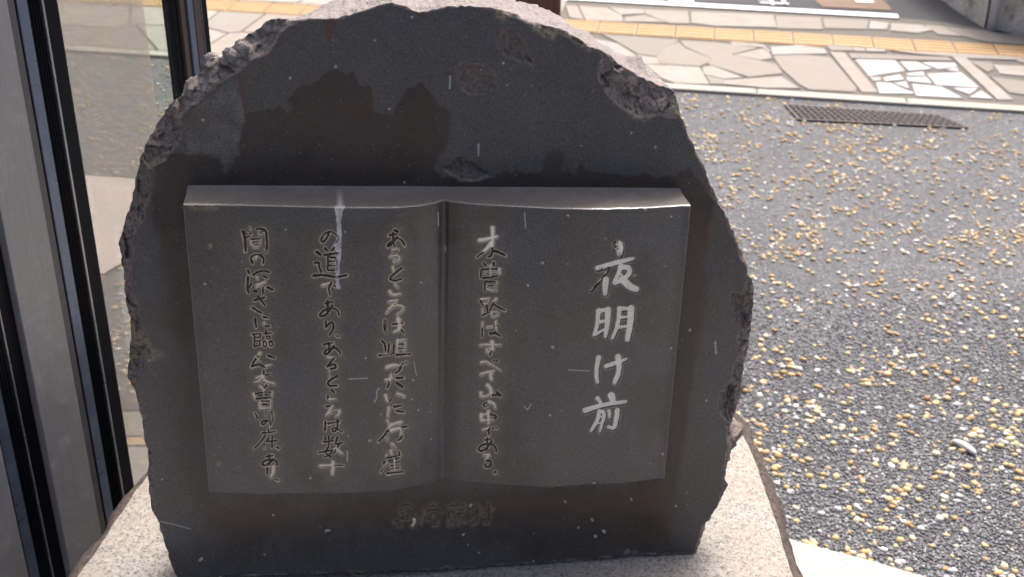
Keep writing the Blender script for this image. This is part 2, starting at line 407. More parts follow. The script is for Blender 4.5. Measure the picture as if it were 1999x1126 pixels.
flags += [Z1(p) for p in (
 [(732,337),(828,342),(1045,598),(940,596)],[(1532,372),(1620,377),(1925,648),(1822,646)],
 [(862,347),(1500,372),(1532,397),(882,380)],
 [(905,388),(1158,395),(1215,460),(992,493)],[(1192,402),(1298,402),(1395,448),(1252,458)],[(1335,407),(1540,410),(1562,434),(1442,447)],
 [(1088,507),(1188,488),(1212,518),(1102,528)],[(1243,480),(1338,468),(1346,493),(1246,492)],[(1238,503),(1358,502),(1395,543),(1252,528)],
 [(1374,482),(1588,473),(1702,568),(1432,553)],[(1152,542),(1228,533),(1248,578)],[(1037,537),(1130,543),(1283,608),(1062,606)],
 [(1273,548),(1458,567),(1595,638),(1303,622)],[(1534,574),(1694,577),(1640,612)],[(1645,633),(1718,592),(1792,643)],[(1488,455),(1558,442),(1574,464)],[(994,502),(1058,502),(1070,522),(1022,527)],
 [(1645,397),(1788,407),(1795,450),(1760,468)],[(1802,422),(2140,440),(2140,510),(1850,478)],[(1785,502),(2140,550),(2140,640),(1905,600)],
 [(1145,332),(1500,347),(1900,368),(1960,392),(1600,376),(1500,366),(1300,352)],[(1920,372),(2140,395),(2140,430),(1970,402)],
 [(882,307),(953,310),(962,333),(900,332)],[(973,311),(1080,320),(1098,338),(978,334)],[(708,293),(868,302),(885,330),(745,328)],
 [(692,120),(982,131),(968,188),(704,183)],[(1000,136),(1118,150),(1102,190),(990,186)],[(1138,152),(1330,163),(1420,192),(1300,212),(1132,200)],
 [(1350,163),(1465,172),(1590,235),(1440,222)],[(1480,174),(2140,250),(2140,300),(1750,270),(1600,232)])]
hull = [Z6([(300,20)])[0], (1760, 31), (2100, 80), (2100, 200), (1100, 160), (1080, 60)]
for fi, pts in enumerate(flags):
    wp = np.array([on_z(x, y, ZP)[:2] for x, y in pts]); c_ = wp.mean(0); d_ = np.linalg.norm(wp-c_, axis=1, keepdims=True); wp = c_+(wp-c_)*(1+.006/np.maximum(d_, .03))
    prism('flagstone', wp, -.02, ZP+.002, FLAGW if 22 <= fi <= 34 else FLAG, pave, .003, .0006)
# irregular flags continuing along the rest of the pavement
def clip(poly, a, n):   # keep points with (p-a).n <= 0
    out = []
    for i in range(len(poly)):
        p, q = poly[i], poly[(i+1) % len(poly)]; dp = (p-a)@n; dq = (q-a)@n
        if dp <= 0: out.append(p)
        if dp*dq < 0: out.append(p+(q-p)*(dp/(dp-dq)))
    return out
def crazy(s0, s1, o0, o1, cell, gap=.004):
    st = []
    ns = int((s1-s0)/cell); no = max(1, int(round((o1-o0)/(cell*.8))))
    for i in range(ns):
        for j in range(no):
            st.append(np.array([s0+(i+.5+random.uniform(-.42, .42))*cell, o0+(j+.5+random.uniform(-.38, .38))*(o1-o0)/no]))
    for a in st:
        poly = [np.array(q) for q in ((s0, o0+gap), (s1, o0+gap), (s1, o1-gap), (s0, o1-gap))]
        for b in st:
            d = b-a; L = np.linalg.norm(d)
            if 0 < L < cell*3.2: poly = clip(poly, (a+b)/2-d/L*gap, d/L)
            if len(poly) < 3: break
        if len(poly) < 3: continue
        wp = [kp(q[0], q[1]) for q in poly]
        prism('flagstone', wp, -.02, ZP+.002, FLAG, pave, .003, .0006)
sl_ = so_(1168, 100)[0]; sr_ = so_(2030, 150)[0]
crazy(-2.4, so_(1120, 110)[0], kerbW, bandA-.003, .34)
crazy(-2.4, so_(1098, 20)[0], bandB+.003, sW[1]-.01, .34)
crazy(so_(2030, 150)[0]+.0, so_(2030, 150)[0]+1.4, kerbW, bandA-.003, .3)

# pale paving beyond the glass on the left, then added strips for a street reflection
pk = sheet('threshold_paving', [on_z(x, y, .012) for x, y in ((60, 334), (330, 354), (420, 420), (300, 470), (250, 505), (205, 532), (90, 560))], .012, PINKSLAB); tag(pk, kind='structure')
step = empty('reflected_path', tuple(on_z(290, 860, 0))); tag(step, kind='structure')
for nm, pts, m, z in (('kerb_stone', ((190, 768), (420, 784), (420, 800), (190, 800)), ROCK, .03), ('flagstone', ((190, 803), (420, 803), (420, 850), (190, 850)), FLAG, .03),
                      ('reflected_band', ((190, 853), (420, 853), (420, 868), (190, 868)), TACT, .03), ('flagstone', ((190, 871), (420, 871), (420, 1000), (190, 1000)), FLAG, .03)):
    prism(nm, [on_z(x, y, z)[:2] for x, y in pts], -.02, z, m, step, .003)

# ================================================================== DRAIN GRATE
gc = [on_z(x, y, .006) for x, y in ((1534, 205), (1832, 225), (1888, 249), (1560, 233))]
gr = empty('drain_grate', tuple((gc[0]+gc[2])/2)); tag(gr, 'long rusty iron drain grate set in the gravel below the kerb', 'drain grate')
def qbar(p, q, wdt, z0, z1, name, mat, parent):
    d = (q-p)[:2]; d = d/np.linalg.norm(d); n = np.array([-d[1], d[0]])*wdt/2
    return prism(name, [p[:2]-n, q[:2]-n, q[:2]+n, p[:2]+n], z0, z1, mat, parent, .0012)
def lerp(a, b, t): return a+(b-a)*t
PIT = mat_plain('dark_pit', (.010, .009, .009), .9)
sheet('pit', gc, .0045, PIT, gr).matrix_parent_inverse = Matrix.Translation(-Vector(gr.location))
for a, b in ((0, 1), (1, 2), (2, 3), (3, 0)): qbar(gc[a], gc[b], .010, .001, .009, 'frame', GRATE, gr)
for k in range(1, 5): qbar(lerp(gc[0], gc[3], k/5), lerp(gc[1], gc[2], k/5), .006, .005, .0095, 'long_bar', GRATE, gr)
for k in range(1, 24): qbar(lerp(gc[0], gc[1], k/24), lerp(gc[3], gc[2], k/24), .0065, .0055, .0085, 'cross_bar', GRATE, gr)

# ================================================================== PEBBLES AND GRAVEL
def ico(sub):
    bm = bmesh.new(); bmesh.ops.create_icosphere(bm, subdivisions=sub, radius=1)
    V = np.array([v.co[:] for v in bm.verts]); Fc = np.array([[v.index for v in f.verts] for f in bm.faces]); bm.free(); return V, Fc
def scatter(name, pts, size, sub, mat, label, cat, lo=.55, flat=.55, tones=None, sink=.15):
    V0, F0 = ico(sub); n = len(pts); nv = len(V0)
    a = rng.random(n)*2*math.pi; sx = size*rng.uniform(1.0, 1.3, n); sy = size*rng.uniform(.75, 1.05, n); sz = size*rng.uniform(flat*.8, flat*1.2, n)
    W = V0[None]*np.stack([sx, sy, sz], 1)[:, None]
    W = W*(1+rng.uniform(-.13, .13, (n, nv, 1)) * (1 if sub == 1 else .35))
    tl = rng.uniform(-.35, .35, n); 
    zz = W[..., 2]*np.cos(tl)[:, None]+W[..., 0]*np.sin(tl)[:, None]; xx = W[..., 0]*np.cos(tl)[:, None]-W[..., 2]*np.sin(tl)[:, None]
    X = xx*np.cos(a)[:, None]-W[..., 1]*np.sin(a)[:, None]; Y = xx*np.sin(a)[:, None]+W[..., 1]*np.cos(a)[:, None]
    P = np.stack([X+pts[:, :1], Y+pts[:, 1:2], zz+(sz*(1-sink*2))[:, None]], -1)
    Fc = (F0[None]+(np.arange(n)*nv)[:, None, None]).reshape(-1, 3)
    tn = np.repeat(rng.random(n) if tones is None else tones, nv)
    me = np_mesh(name, P.reshape(-1, 3), Fc, {'tone': tn}); o = link(name, me, mat)
    return tag(o, label, cat, kind='stuff')
def region(n, x0, x1, y0, y1):
    return np.stack([rng.uniform(x0, x1, n), rng.uniform(y0, y1, n)], 1)
def below_kerb(p, m=.02):
    q = p-ka; return (q@kn) < -m
gp = [on_z(x, y, 0)[:2] for x, y in ((1534, 205), (1832, 225), (1888, 249), (1560, 233))]
slab_px = [(1400, 1000), (1558, 1055), (1700, 1092), (1810, 1124), (2300, 1262), (2300, 1700), (1400, 1700)]
slab_w = [on_z(x, y, .05)[:2] for x, y in slab_px]
def clean(p):
    p = p[below_kerb(p)]
    p = p[~inside(p[:, 0], p[:, 1], [tuple(q) for q in gp])]
    p = p[~inside(p[:, 0], p[:, 1], [tuple(q) for q in slab_w])]
    p = p[sdf(p[:, 0], p[:, 1], [tuple(q[:2]) for q in [on_z(x, y, .012) for x, y in ((60, 334), (330, 354), (420, 420), (300, 470), (250, 505), (205, 532), (90, 560))]]) > 0]
    return p
cand = region(135000, -3.2, 4.2, 1.5, 5.6)
dens = fbm(cand[:, 0], cand[:, 1], .11, 3, 5)+.5
dens2 = fbm(cand[:, 0], cand[:, 1], .9, 2, 9)+.5
keep = rng.random(len(cand)) < np.clip((dens-.30)*1.7, .14, 1)*(.35+.45*dens2)*np.where(cand[:, 1] < 2.9, 1.5, 1.0)
pb = clean(cand[keep])
ydist = pb[:, 1]
rs = rng.random(len(pb))
yel = pb[rs < .72]; whi = pb[rs >= .72]
YEL = mat_pebble('yellow_pebble', ((0, (.30, .175, .06)), (.35, (.42, .29, .13)), (.7, (.50, .38, .20)), (1, (.50, .43, .31))), .6)
WHI = mat_pebble('white_pebble', ((0, (.30, .31, .33)), (.5, (.46, .46, .45)), (1, (.66, .65, .62))), .6)
nearm = lambda p: p[:, 1] < 3.1
for nm, arr, m, sz, lab, c in (('yellow_pebbles', yel, YEL, .0087, 'amber and yellow pebbles scattered over the dark aggregate paving', 'pebbles'), ('white_pebbles', whi, WHI, .0076, 'white and pale grey pebbles scattered among the yellow ones', 'pebbles')):
    near = arr[nearm(arr)]; far = arr[~nearm(arr)]
    al = np.concatenate([near, far]); size = sz*rng.uniform(.55, 1.3, len(al))*np.interp(al[:, 1], [2.6, 3.6], [1.0, .84])
    scatter(nm, al, size, 1, m, lab, c, sink=.30)
GRAV = mat_pebble('dark_gravel', ((0, (.028, .031, .038)), (.5, (.085, .092, .107)), (.85, (.16, .168, .185)), (1, (.32, .315, .31))), .5)
ch = []
for (x0, x1, y0, y1, per) in ((.30, 1.75, 1.85, 2.6, 24000), (.40, 2.2, 2.6, 3.25, 19000)):
    ch.append(clean(region(int((x1-x0)*(y1-y0)*per), x0, x1, y0, y1)))
ch = np.concatenate(ch); ch = ch[rng.random(len(ch)) < np.clip((3.25-ch[:, 1])/.75, 0, 1)**.7]
scatter('gravel_chips', ch, .0036*rng.uniform(.7, 1.35, len(ch)), 1, GRAV, 'dark blue grey gravel chips bedded between the pebbles', 'gravel', sink=.3)
# the one long pale stone
lp = on_z(1880, 879, 0)
V0, F0 = ico(3)
V = V0*np.array([.034, .0095, .008]); V[:, 1] += .006*np.cos(V[:, 0]/.034*1.5); ca, sa = math.cos(-.95), math.sin(-.95)
V = np.stack([V[:, 0]*ca-V[:, 1]*sa+lp[0], V[:, 0]*sa+V[:, 1]*ca+lp[1], V[:, 2]+.010], 1)
o = link('long_pebble', np_mesh('long_pebble', V, F0, {'tone': np.full(len(V), .75)}), WHI); tag(o, 'long curved white pebble lying on the dark gravel, the largest one there', 'pebble')

# ================================================================== GRANITE SLAB ON THE GROUND
o = prism('granite_slab', slab_w, -.02, .05, GRANITE2, None, .003, .0002); tag(o, 'white granite slab on the ground beside the pedestal, lower right', 'slab')

fp = empty('bounce_paving', (0, 0, 0)); tag(fp, kind='structure')  # unseen paving added to bounce warm light and sheen onto the stone face
for i in range(9):
    for j in range(4):
        x0 = -2.6+i*.6; y0 = 1.28-(j+1)*.6
        prism('bounce_slab', [(x0+.003, y0+.003), (x0+.597, y0+.003), (x0+.597, y0+.597), (x0+.003, y0+.597)], -.01, .03+random.uniform(-.001, .001), GRANITE2, fp, .003)

# ================================================================== RETAINING WALL, PIPE, POST
def wallpart(p, q, h, name, parent, th=.25, seed=0):
    d = (q-p)[:2]; L = np.linalg.norm(d); d /= L; n = np.array([-d[1], d[0]])
    if n[1] < 0: n = -n
    nx = max(4, int(L/.04)); nz = 22; V = []; Fc = []
    for j in range(nz+1):
        for i in range(nx+1):
            u = L*i/nx; z = h*j/nz
            f = float(fbm(np.array([u]), np.array([z]), .35, 4, seed)[0])*.05
            b = p[:2]+d*u+n*(f+z*.06); V.append((b[0], b[1], z))
    for j in range(nz):
        for i in range(nx): Fc.append((j*(nx+1)+i, j*(nx+1)+i+1, (j+1)*(nx+1)+i+1, (j+1)*(nx+1)+i))
    k = len(V); b0 = p[:2]+n*th; b1 = q[:2]+n*th
    V += [(b0[0], b0[1], h), (b1[0], b1[1], h), (b0[0], b0[1], 0), (b1[0], b1[1], 0)]
    tl = nz*(nx+1)
    for i in range(nx):
        pass
    Fc += [(tl, tl+nx, k+1, k), (k, k+1, k+3, k+2)]
    return link(name, np_mesh(name, V, Fc, smooth=True), WALLM, parent)
w1 = on_z(1921, 56, .0); w0 = on_z(1800, -26, 0); w0 = w1+(w0-w1)*3.0; w2 = on_z(2300, 128, 0)
wl = empty('retaining_wall', tuple(w1)); tag(wl, 'stained beige concrete retaining wall at the top right corner beyond the pavement', 'wall')
wallpart(w0, w1, .62, 'wall_face', wl, seed=2); wallpart(w1+np.array([.01, .004, 0]), w2, .62, 'wall_face', wl, seed=6)
bm = bmesh.new(); bmesh.ops.create_cone(bm, cap_ends=True, segments=20, radius1=.022, radius2=.022, depth=.66)
me = bpy.data.meshes.new('drain_pipe'); bm.to_mesh(me); bm.free()
for p in me.polygons: p.use_smooth = len(p.vertices) == 4
o = link('drain_pipe', me, PIPE); pp = on_z(1930, 60, .0); o.location = (pp[0], pp[1]-.01, .33); o.rotation_euler = (R(-3), 0, 0)
tag(o, 'pale grey vertical pipe against the corner of the stained wall', 'pipe')
# brown post
bx_ = on_z(1088, 230, 0.0); pw = .17
bp = empty('brown_post', (bx_[0]-pw/2, bx_[1]+pw/2, 0)); tag(bp, 'square brown steel post standing behind the top of the carved stone', 'post')
def box(name, cx, cy, sx, sy, z0, z1, mat, parent, bev=.004, rot=0.0):
    bm = bmesh.new(); bmesh.ops.create_cube(bm, size=1)
    for v in bm.verts: v.co = Vector((v.co.x*sx, v.co.y*sy, v.co.z*(z1-z0)))
    if bev: bmesh.ops.bevel(bm, geom=bm.edges[:], offset=bev, segments=2, affect='EDGES')
    me = bpy.data.meshes.new(name); bm.to_mesh(me); bm.free()
    o = link(name, me, mat, None); o.location = (cx, cy, (z0+z1)/2); o.rotation_euler = (0, 0, rot)
    if parent is not None:
        o.parent = parent; o.matrix_parent_inverse = Matrix.Translation(-Vector(parent.location))
    return o
box('post_shaft', bp.location.x, bp.location.y, pw, pw, .012, 2.6, BROWNPOST, bp, .008)
box('corner_trim', bp.location.x+pw/2-.012, bp.location.y-pw/2-.002, .022, .012, .012, 2.6, BROWNPOST, bp, .003)
box('base_plate', bp.location.x, bp.location.y, pw*1.6, pw*1.6, .0, .012, BROWNPOST, bp, .003)

# ================================================================== GLASS FRONT ON THE LEFT
def col_dir(x):   # horizontal heading of the vertical line that crosses the top of the photo at x
    d = ray(x, 0)[:2]; return d/np.linalg.norm(d)
PA = col_dir(113)*1.86; PB = col_dir(350)*1.99
pd = (PB-PA)/np.linalg.norm(PB-PA); pn = np.array([pd[1], -pd[0]])   # pn towards the camera
if pn@PA > 0: pn = -pn
def onP(x):
    d = col_dir(x); Mx = np.array([[d[0], -pd[0]], [d[1], -pd[1]]]); return np.linalg.solve(Mx, PA)[1]
def stile(name, x0, x1, mat, front, parent, back=-.02, z1=2.5):
    a = onP(x0); b = onP(x1); c = PA+pd*(a+b)/2+pn*(front+back)/2
    return box(name, c[0], c[1], abs(b-a)-.0006, front-back, .0, z1, mat, parent, .0008, math.atan2(pd[1], pd[0]))
def make_frame(lbl, strips, cx):
    o = empty('door_frame', tuple(PA+pd*onP(cx))+(0.0,)); tag(o, lbl, 'door frame')
    for nm, a, b, m, f in strips: stile(nm, a, b, m, f, o)
    return o
ribs = lambda a, b, n, f: [('rib', a+(b-a)*(k+.15)/n, a+(b-a)*(k+.75)/n, BLACKM, f+.002) for k in range(n)]
make_frame('wide black and grey aluminium door post beside the left of the pedestal',
  [('aluminium_face', -330, -196, ALU, .012), ('side_strip', -190, -163, BLUEM, .006), ('gasket', -196, -190, BLACKM, .001), ('ribbed_track', -163, -127, BLACKM, -.002)] + ribs(-160, -130, 4, -.002) +
  [('edge_bead', -127, -123, LINE, .001), ('glazing_stop', -123, -90, BLACKM, -.004),
   ('aluminium_face', -90, 4, ALU, .012), ('dull_edge', 4, 21, DKALU, .008), ('gasket', 21, 26, BLACKM, .0), ('side_strip', 26, 48, BLUEM, .006), ('ribbed_track', 48, 80, BLACKM, -.002)] + ribs(51, 78, 5, -.002) +
  [('edge_bead', 80, 85, LINE, .001), ('glazing_stop', 85, 113, BLACKM, -.003), ('glass_channel', 113, 116, DKALU, -.004)], 20)
make_frame('narrow bronze and black door post rising behind the upper left of the stone',
  [('glazing_stop', 331, 343, BLACKM, .002), ('bronze_face', 343, 354, BRZ, .008), ('side_strip', 354, 366, BLUEM, .012), ('gasket', 366, 371, BLACKM, .001), ('plum_face', 371, 386, PURP, .006), ('edge_bead', 386, 388, LINE, .007), ('black_edge', 388, 400, BLACKM, .004)], 365)
win = empty('window', tuple(PA+pd*onP(220))+(0.0,)); tag(win, 'tall glass window with a reflection haze between the two aluminium door posts', 'window')
def pane(name, x0, x1, off, mat):
    a = PA+pd*onP(x0)+pn*off; b = PA+pd*onP(x1)+pn*off; q = pn*-.005
    V = [(a[0], a[1], .01), (b[0], b[1], .01), (b[0], b[1], 2.5), (a[0], a[1], 2.5), (a[0]+q[0], a[1]+q[1], .01), (b[0]+q[0], b[1]+q[1], .01), (b[0]+q[0], b[1]+q[1], 2.5), (a[0]+q[0], a[1]+q[1], 2.5)]
    me = bpy.data.meshes.new(name); me.from_pydata(V, [], [(0, 1, 2, 3), (5, 4, 7, 6), (0, 4, 5, 1), (3, 2, 6, 7), (1, 5, 6, 2), (4, 0, 3, 7)]); me.update()
    return link(name, me, mat, win)
pane('glass_pane', 116, 331, -.008, GLASS)
pane('reflection_veil', 116.5, 292, -.016, REFL_HAZE)

# ================================================================== GRANITE PEDESTAL
# pose of the carved face, solved from the four base corners of the book
Uc = np.array([.990, .005, .142]); Vc = np.array([.023, .916, -.400])
toW = lambda c: rt*c[0]+up*c[1]+fw*c[2]
U = toW(Uc); U /= np.linalg.norm(U); Vv = toW(Vc); Vv = Vv-U*(Vv@U); Vv /= np.linalg.norm(Vv)
N = np.cross(U, Vv)
if N@fw > 0: N = -N
O = EYE+ray(850, 650)*1.5
def on_face(x, y, h=0.0):
    d = ray(x, y); k = ((O+N*h-EYE)@N)/(d@N); P = EYE+d*k; q = P-O; return np.array([q@U, q@Vv])
zb = (O+U*on_face(700, 1119)[0]+Vv*on_face(700, 1119)[1])[2]; zb2 = (O+U*on_face(1351, 1084)[0]+Vv*on_face(1351, 1084)[1])[2]
print('stone foot z', zb, zb2)
ZT = min(zb, zb2)+.001
ped_px = [(20, 1330), (95, 1200), (150, 1126), (178, 1085), (205, 1045), (232, 1005), (255, 968), (290, 920), (345, 850), (470, 780), (800, 735), (1200, 740), (1380, 775), (1428, 806), (1442, 832), (1463, 872), (1484, 925), (1502, 975), (1518, 1022), (1534, 1075), (1548, 1126), (1575, 1220), (1600, 1330)]
pp_ = [on_z(x, y, ZT)[:2] for x, y in ped_px]
# resample the outline and roughen it
def resample(P, step):
    P = np.array(P); out = []
    for i in range(len(P)):
        a, b = P[i], P[(i+1) % len(P)]; n = max(1, int(np.linalg.norm(b-a)/step))
        for k in range(n): out.append(a+(b-a)*k/n)
    return np.array(out)
pr = resample(pp_, .005)
for _ in range(6): pr = (np.roll(pr, 1, 0)+pr*2+np.roll(pr, -1, 0))/4
ar = np.sum(pr[:, 0]*np.roll(pr[:, 1], -1)-np.roll(pr[:, 0], -1)*pr[:, 1])
if ar < 0: pr = pr[::-1]
tg = np.roll(pr, -1, 0)-np.roll(pr, 1, 0); tg /= np.linalg.norm(tg, axis=1, keepdims=True); nr = np.stack([tg[:, 1], -tg[:, 0]], 1)
n = len(pr); si = np.arange(n)*.005
ped = empty('stone_pedestal', (float(pr[:, 0].mean()), float(pr[:, 1].mean()), 0)); tag(ped, 'speckled pale granite pedestal with rough brown sides under the carved stone', 'pedestal')
rough_e = fbm(si, si*0+3, .03, 4, 1)*.006
top = pr+nr*rough_e[:, None]
c0 = top.mean(0); V = []; fr = [1, .97, .9, .75, .5, .25]
for k, f in enumerate(fr):
    q = c0+(top-c0)*f
    z = np.full(n, ZT)+(fbm(q[:, 0], q[:, 1], .12, 3, 4)*.003 - (0.0025 if k == 0 else 0))
    V.append(np.column_stack([q, z]))
Vt = np.concatenate(V+[np.array([[c0[0], c0[1], ZT]])]); Fq = []
for k in range(len(fr)-1):
    i = np.arange(n); j = (i+1) % n; Fq.append(np.stack([k*n+i, k*n+j, (k+1)*n+j, (k+1)*n+i], 1))
Fq = np.concatenate(Fq); Ft = np.stack([(len(fr)-1)*n+np.arange(n), (len(fr)-1)*n+(np.arange(n)+1) % n, np.full(n, len(Vt)-1), np.full(n, len(Vt)-1)], 1)
me = bpy.data.meshes.new('top_face'); me.from_pydata([tuple(v) for v in Vt], [], [tuple(f) for f in Fq]+[tuple(f[:3]) for f in Ft]); me.update()
for p in me.polygons: p.use_smooth = True
link('top_face', me, GRANITE, ped)
V = []; prof = [(0, .0), (.006, -.003), (.015, -.012), (.023, -.028), (.028, -.06), (.026, -.12), (.014, -.25), (.0, -.45), (-.01, -ZT)]
for k, (o_, z) in enumerate(prof):
    nz = 0 if k == 0 else 1
    wgt = min(1, k/2); q = top+nr*(o_+wgt*fbm(si, si*0+z*2+5, .05, 4, 2)*.022)[:, None]
    V.append(np.column_stack([q, ZT+z+(fbm(si, si*0, .04, 3, 8)*.006 if 0 < k < 6 else (V[0][:, 2]*0 if k else (fbm(top[:, 0], top[:, 1], .12, 3, 4)*.003-.0025)))]))
V = np.concatenate(V); i = np.arange(n); j = (i+1) % n
Fq = np.concatenate([np.stack([(k+1)*n+i, (k+1)*n+j, k*n+j, k*n+i], 1) for k in range(len(prof)-1)])
link('rough_side', np_mesh('rough_side', V, Fq), ROCK, ped)

# ================================================================== CARVED STONE
mon = empty('carved_stone_monument', tuple(O+U*on_face(850, 1105)[0]+Vv*on_face(850, 1105)[1]))
tag(mon, 'dark rough edged stone carved with an open book of Japanese writing', 'stone monument')
OUT = [(347,1129),(331,1095),(324,1069),(316,1046),(308,1017),(297,994),(289,955),(290,916),(288,883),(282,867),(277,822),(272,802),(269,776),(259,755),(248,734),(253,685),(256,624),(245,593),(240,538),(232,477),(242,429),(255,404),(263,346),(275,305),(289,269),(309,238),(330,202),(353,185),(361,158),(397,135),(401,119),(412,113),(433,110),(454,88),(478,70),(503,54),(518,42),(545,34),(575,38),(611,36),(654,36),(687,26),(729,12),(762,5),(792,11),(817,23),(841,18),(889,11),(913,8),(962,14),(1007,27),(1039,44),(1088,55),(1106,59),(1149,89),(1170,96),(1191,107),(1209,124),(1252,149),(1280,162),(1316,174),(1323,199),(1332,231),(1344,263),(1373,320),(1385,355),(1398,380),(1405,388),(1404,395),(1422,426),(1435,462),(1458,519),(1461,535),(1473,560),(1470,612),(1460,689),(1450,730),(1442,782),(1429,826),(1424,833),(1422,875),(1416,921),(1418,940),(1422,942),(1416,958),(1399,992),(1379,1023),(1371,1050),(1362,1075),(1351,1084),(1290,1083),(1233,1087),(1228,1083),(1150,1093),(1000,1103),(850,1112),(705,1118),(500,1124)]
SM = [(345,1140),(328,1095),(318,1046),(306,1010),(298,960),(299,900),(290,860),(284,815),(276,790),(268,760),(262,745),(300,690),(285,650),(270,600),(256,560),(262,470),(285,425),(292,370),(300,330),(345,292),(356,250),(357,225),(376,205),(400,190),(425,165),(460,145),(491,121),(527,103),(551,62),(575,44),(611,40),(654,40),(687,30),(729,16),(762,9),(792,15),(817,27),(841,22),(889,15),(913,12),(962,19),(1007,33),(1045,52),(1088,66),(1110,75),(1150,98),(1172,108),(1166,135),(1170,165),(1190,192),(1215,212),(1250,232),(1275,225),(1312,228),(1328,232),(1340,265),(1368,320),(1380,355),(1396,388),(1414,426),(1430,462),(1452,519),(1455,540),(1450,575),(1428,570),(1430,610),(1440,650),(1438,690),(1428,740),(1405,765),(1402,795),(1420,830),(1416,875),(1411,921),(1412,945),(1410,958),(1394,992),(1374,1023),(1366,1050),(1357,1070),(1349,1078),(1240,1080),(1225,1073),(1210,1086),(1150,1090),(1000,1100),(850,1109),(705,1115),(500,1121),(345,1140)]
OUT = np.array(OUT, float); 
def px_of(u, v, h=0.0):
    P = O+u[..., None]*U+v[..., None]*Vv+(np.asarray(h)[..., None] if np.ndim(h) else h)*N
    return proj(P)
# plane-space bounds
cu = np.array([on_face(x, y) for x, y in OUT]); u0, v0 = cu.min(0)-.06; u1, v1 = cu.max(0)+.06
G = .00125
nu = int((u1-u0)/G); nv_ = int((v1-v0)/G)
uu, vv = np.meshgrid(u0+np.arange(nu)*G, v0+np.arange(nv_)*G, indexing='xy')
X, Y = px_of(uu, vv)
wob = lambda a, b: fbm(X, Y, a, 4, b)
SMp = [tuple(p) for p in SM[:-1]]
Xw = X+fbm(X, Y, 22, 4, 21)*14; Yw = Y+fbm(X, Y, 22, 4, 22)*14
sm = sdf(Xw, Yw, SMp)
leftside = sstep(620, 480, X)*sstep(1000, 700, Y)
slope = .35+.55*leftside
h = -np.clip(sm, 0, None)*.00061*slope
rough = sstep(-1.0, 1.5, sm)
facet = np.clip(sm/12, 0, 1)
Xf = X+fbm(X, Y, 30, 3, 13)*18; Yf = Y+fbm(X, Y, 30, 3, 14)*18
h += facet*(fracture(Xf, Yf, 46, 5)*.009+fracture(Yf, Xf, 19, 6)*.0035+fbm(X, Y, 60, 3, 3)*.008+fbm(X, Y, 8, 4, 4)*.0035)
# chipped hollows on the face
CH = [([(971,85),(980,60),(1000,57),(1015,70),(1030,95),(1050,140),(1035,128),(1010,120),(985,108)], .006),
      ([(890,150),(900,125),(930,124),(950,130),(970,150),(968,165),(940,187),(915,185),(900,172)], .005),
      ([(868,330),(880,312),(905,310),(925,320),(955,345),(940,352),(900,352),(880,345)], .005),
      ([(1405,765),(1425,755),(1440,760),(1432,825),(1412,815),(1402,790)], .006),
      ([(1426,568),(1452,575),(1462,620),(1455,650),(1436,640)], .005),
      ([(1228,1072),(1250,1078),(1285,1086),(1240,1090)], .005)]
for P, dp in CH:
    d = sdf(X+wob(12, 31)*13, Y+wob(12, 32)*13, P); m = sstep(3, -12, d)
    rustc = sstep(1, -3, d) if P is CH[0][0] else np.maximum(rustc, sstep(1, -3, d))
    h -= m*dp*.9+sstep(1, -3, d)*(fbm(X, Y, 9, 4, 40)*.0035+fracture(Xf, Yf, 15, 9)*.0012+.0006); rough = np.maximum(rough, sstep(1, -2, d)*.95)
h += fbm(X, Y, 160, 2, 50)*.0016*(1-rough)+fbm(X, Y, 18, 3, 51)*.00025
# --- weathering masks (material stains with their own outline)
def poly_mask(P, wobble=10, soft=1.5, seed=60, sc=26):
    return sstep(soft, -soft, sdf(X+fbm(X, Y, sc, 4, seed)*wobble, Y+fbm(X, Y, sc, 4, seed+1)*wobble, P))
streak = fbm(X, Y*.28, 16, 4, 64)
def stain_mask(P, wobble, soft, seed):
    d = sdf(X+fbm(X, Y, 30, 5, seed)*wobble+fbm(X, Y, 7, 3, seed+2)*6, Y+streak*wobble*1.6+fbm(X, Y, 9, 4, seed+1)*9, P)
    w_ = soft*(1+3.5*np.clip(fbm(X, Y, 70, 2, seed+5)+.25, 0, 1))
    return sstep(w_, -w_, d)
st_top = stain_mask([(300,300),(352,296),(360,302),(400,300),(418,295),(430,300),(440,330),(455,322),(462,300),(472,262),(478,232),(492,222),(545,206),(558,222),(572,214),(567,190),(582,172),(618,162),(640,135),(672,140),(690,138),(706,165),(722,165),(729,215),(750,222),(770,222),(782,195),(798,168),(826,162),(838,178),(852,200),(878,218),(882,245),(870,290),(856,305),(848,325),(862,345),(940,352),(960,350),(990,335),(1060,335),(1068,300),(1085,290),(1100,300),(1098,335),(1125,340),(1135,320),(1150,335),(1240,340),(1320,348),(1345,330),(1362,345),(1392,400),(1392,430),(850,450),(300,450)], 13, 1.6, 60)
st_side = stain_mask([(1330,340),(1392,400),(1385,460),(1372,520),(1375,570),(1368,640),(1352,740),(1342,820),(1330,900),(1312,985),(1308,1060),(1200,1030),(1240,960),(1320,420)], 16, 4, 360)
st_low = stain_mask([(300,400),(380,400),(420,960),(900,950),(1310,930),(1322,1060),(1300,1092),(1080,1085),(900,1045),(700,1050),(560,1075),(440,1090),(400,1040),(350,960),(330,700),(318,560)], 40, 26, 370)
brown_top = stain_mask([(575,190),(700,150),(730,220),(780,215),(830,170),(880,240),(860,300),(700,320),(560,260)], 30, 22, 380)
st1 = np.maximum.reduce([st_top, st_side*.95, st_low*.8])
dark_top = poly_mask([(295,380),(480,322),(880,350),(1250,352),(1390,400),(1375,470),(1335,400),(1300,372),(360,368),(372,700),(330,640)], 16, 18)
stain_shade = np.clip(st1*(.85+.5*fbm(X, Y, 60, 4, 390))+dark_top*.3, 0, 1)
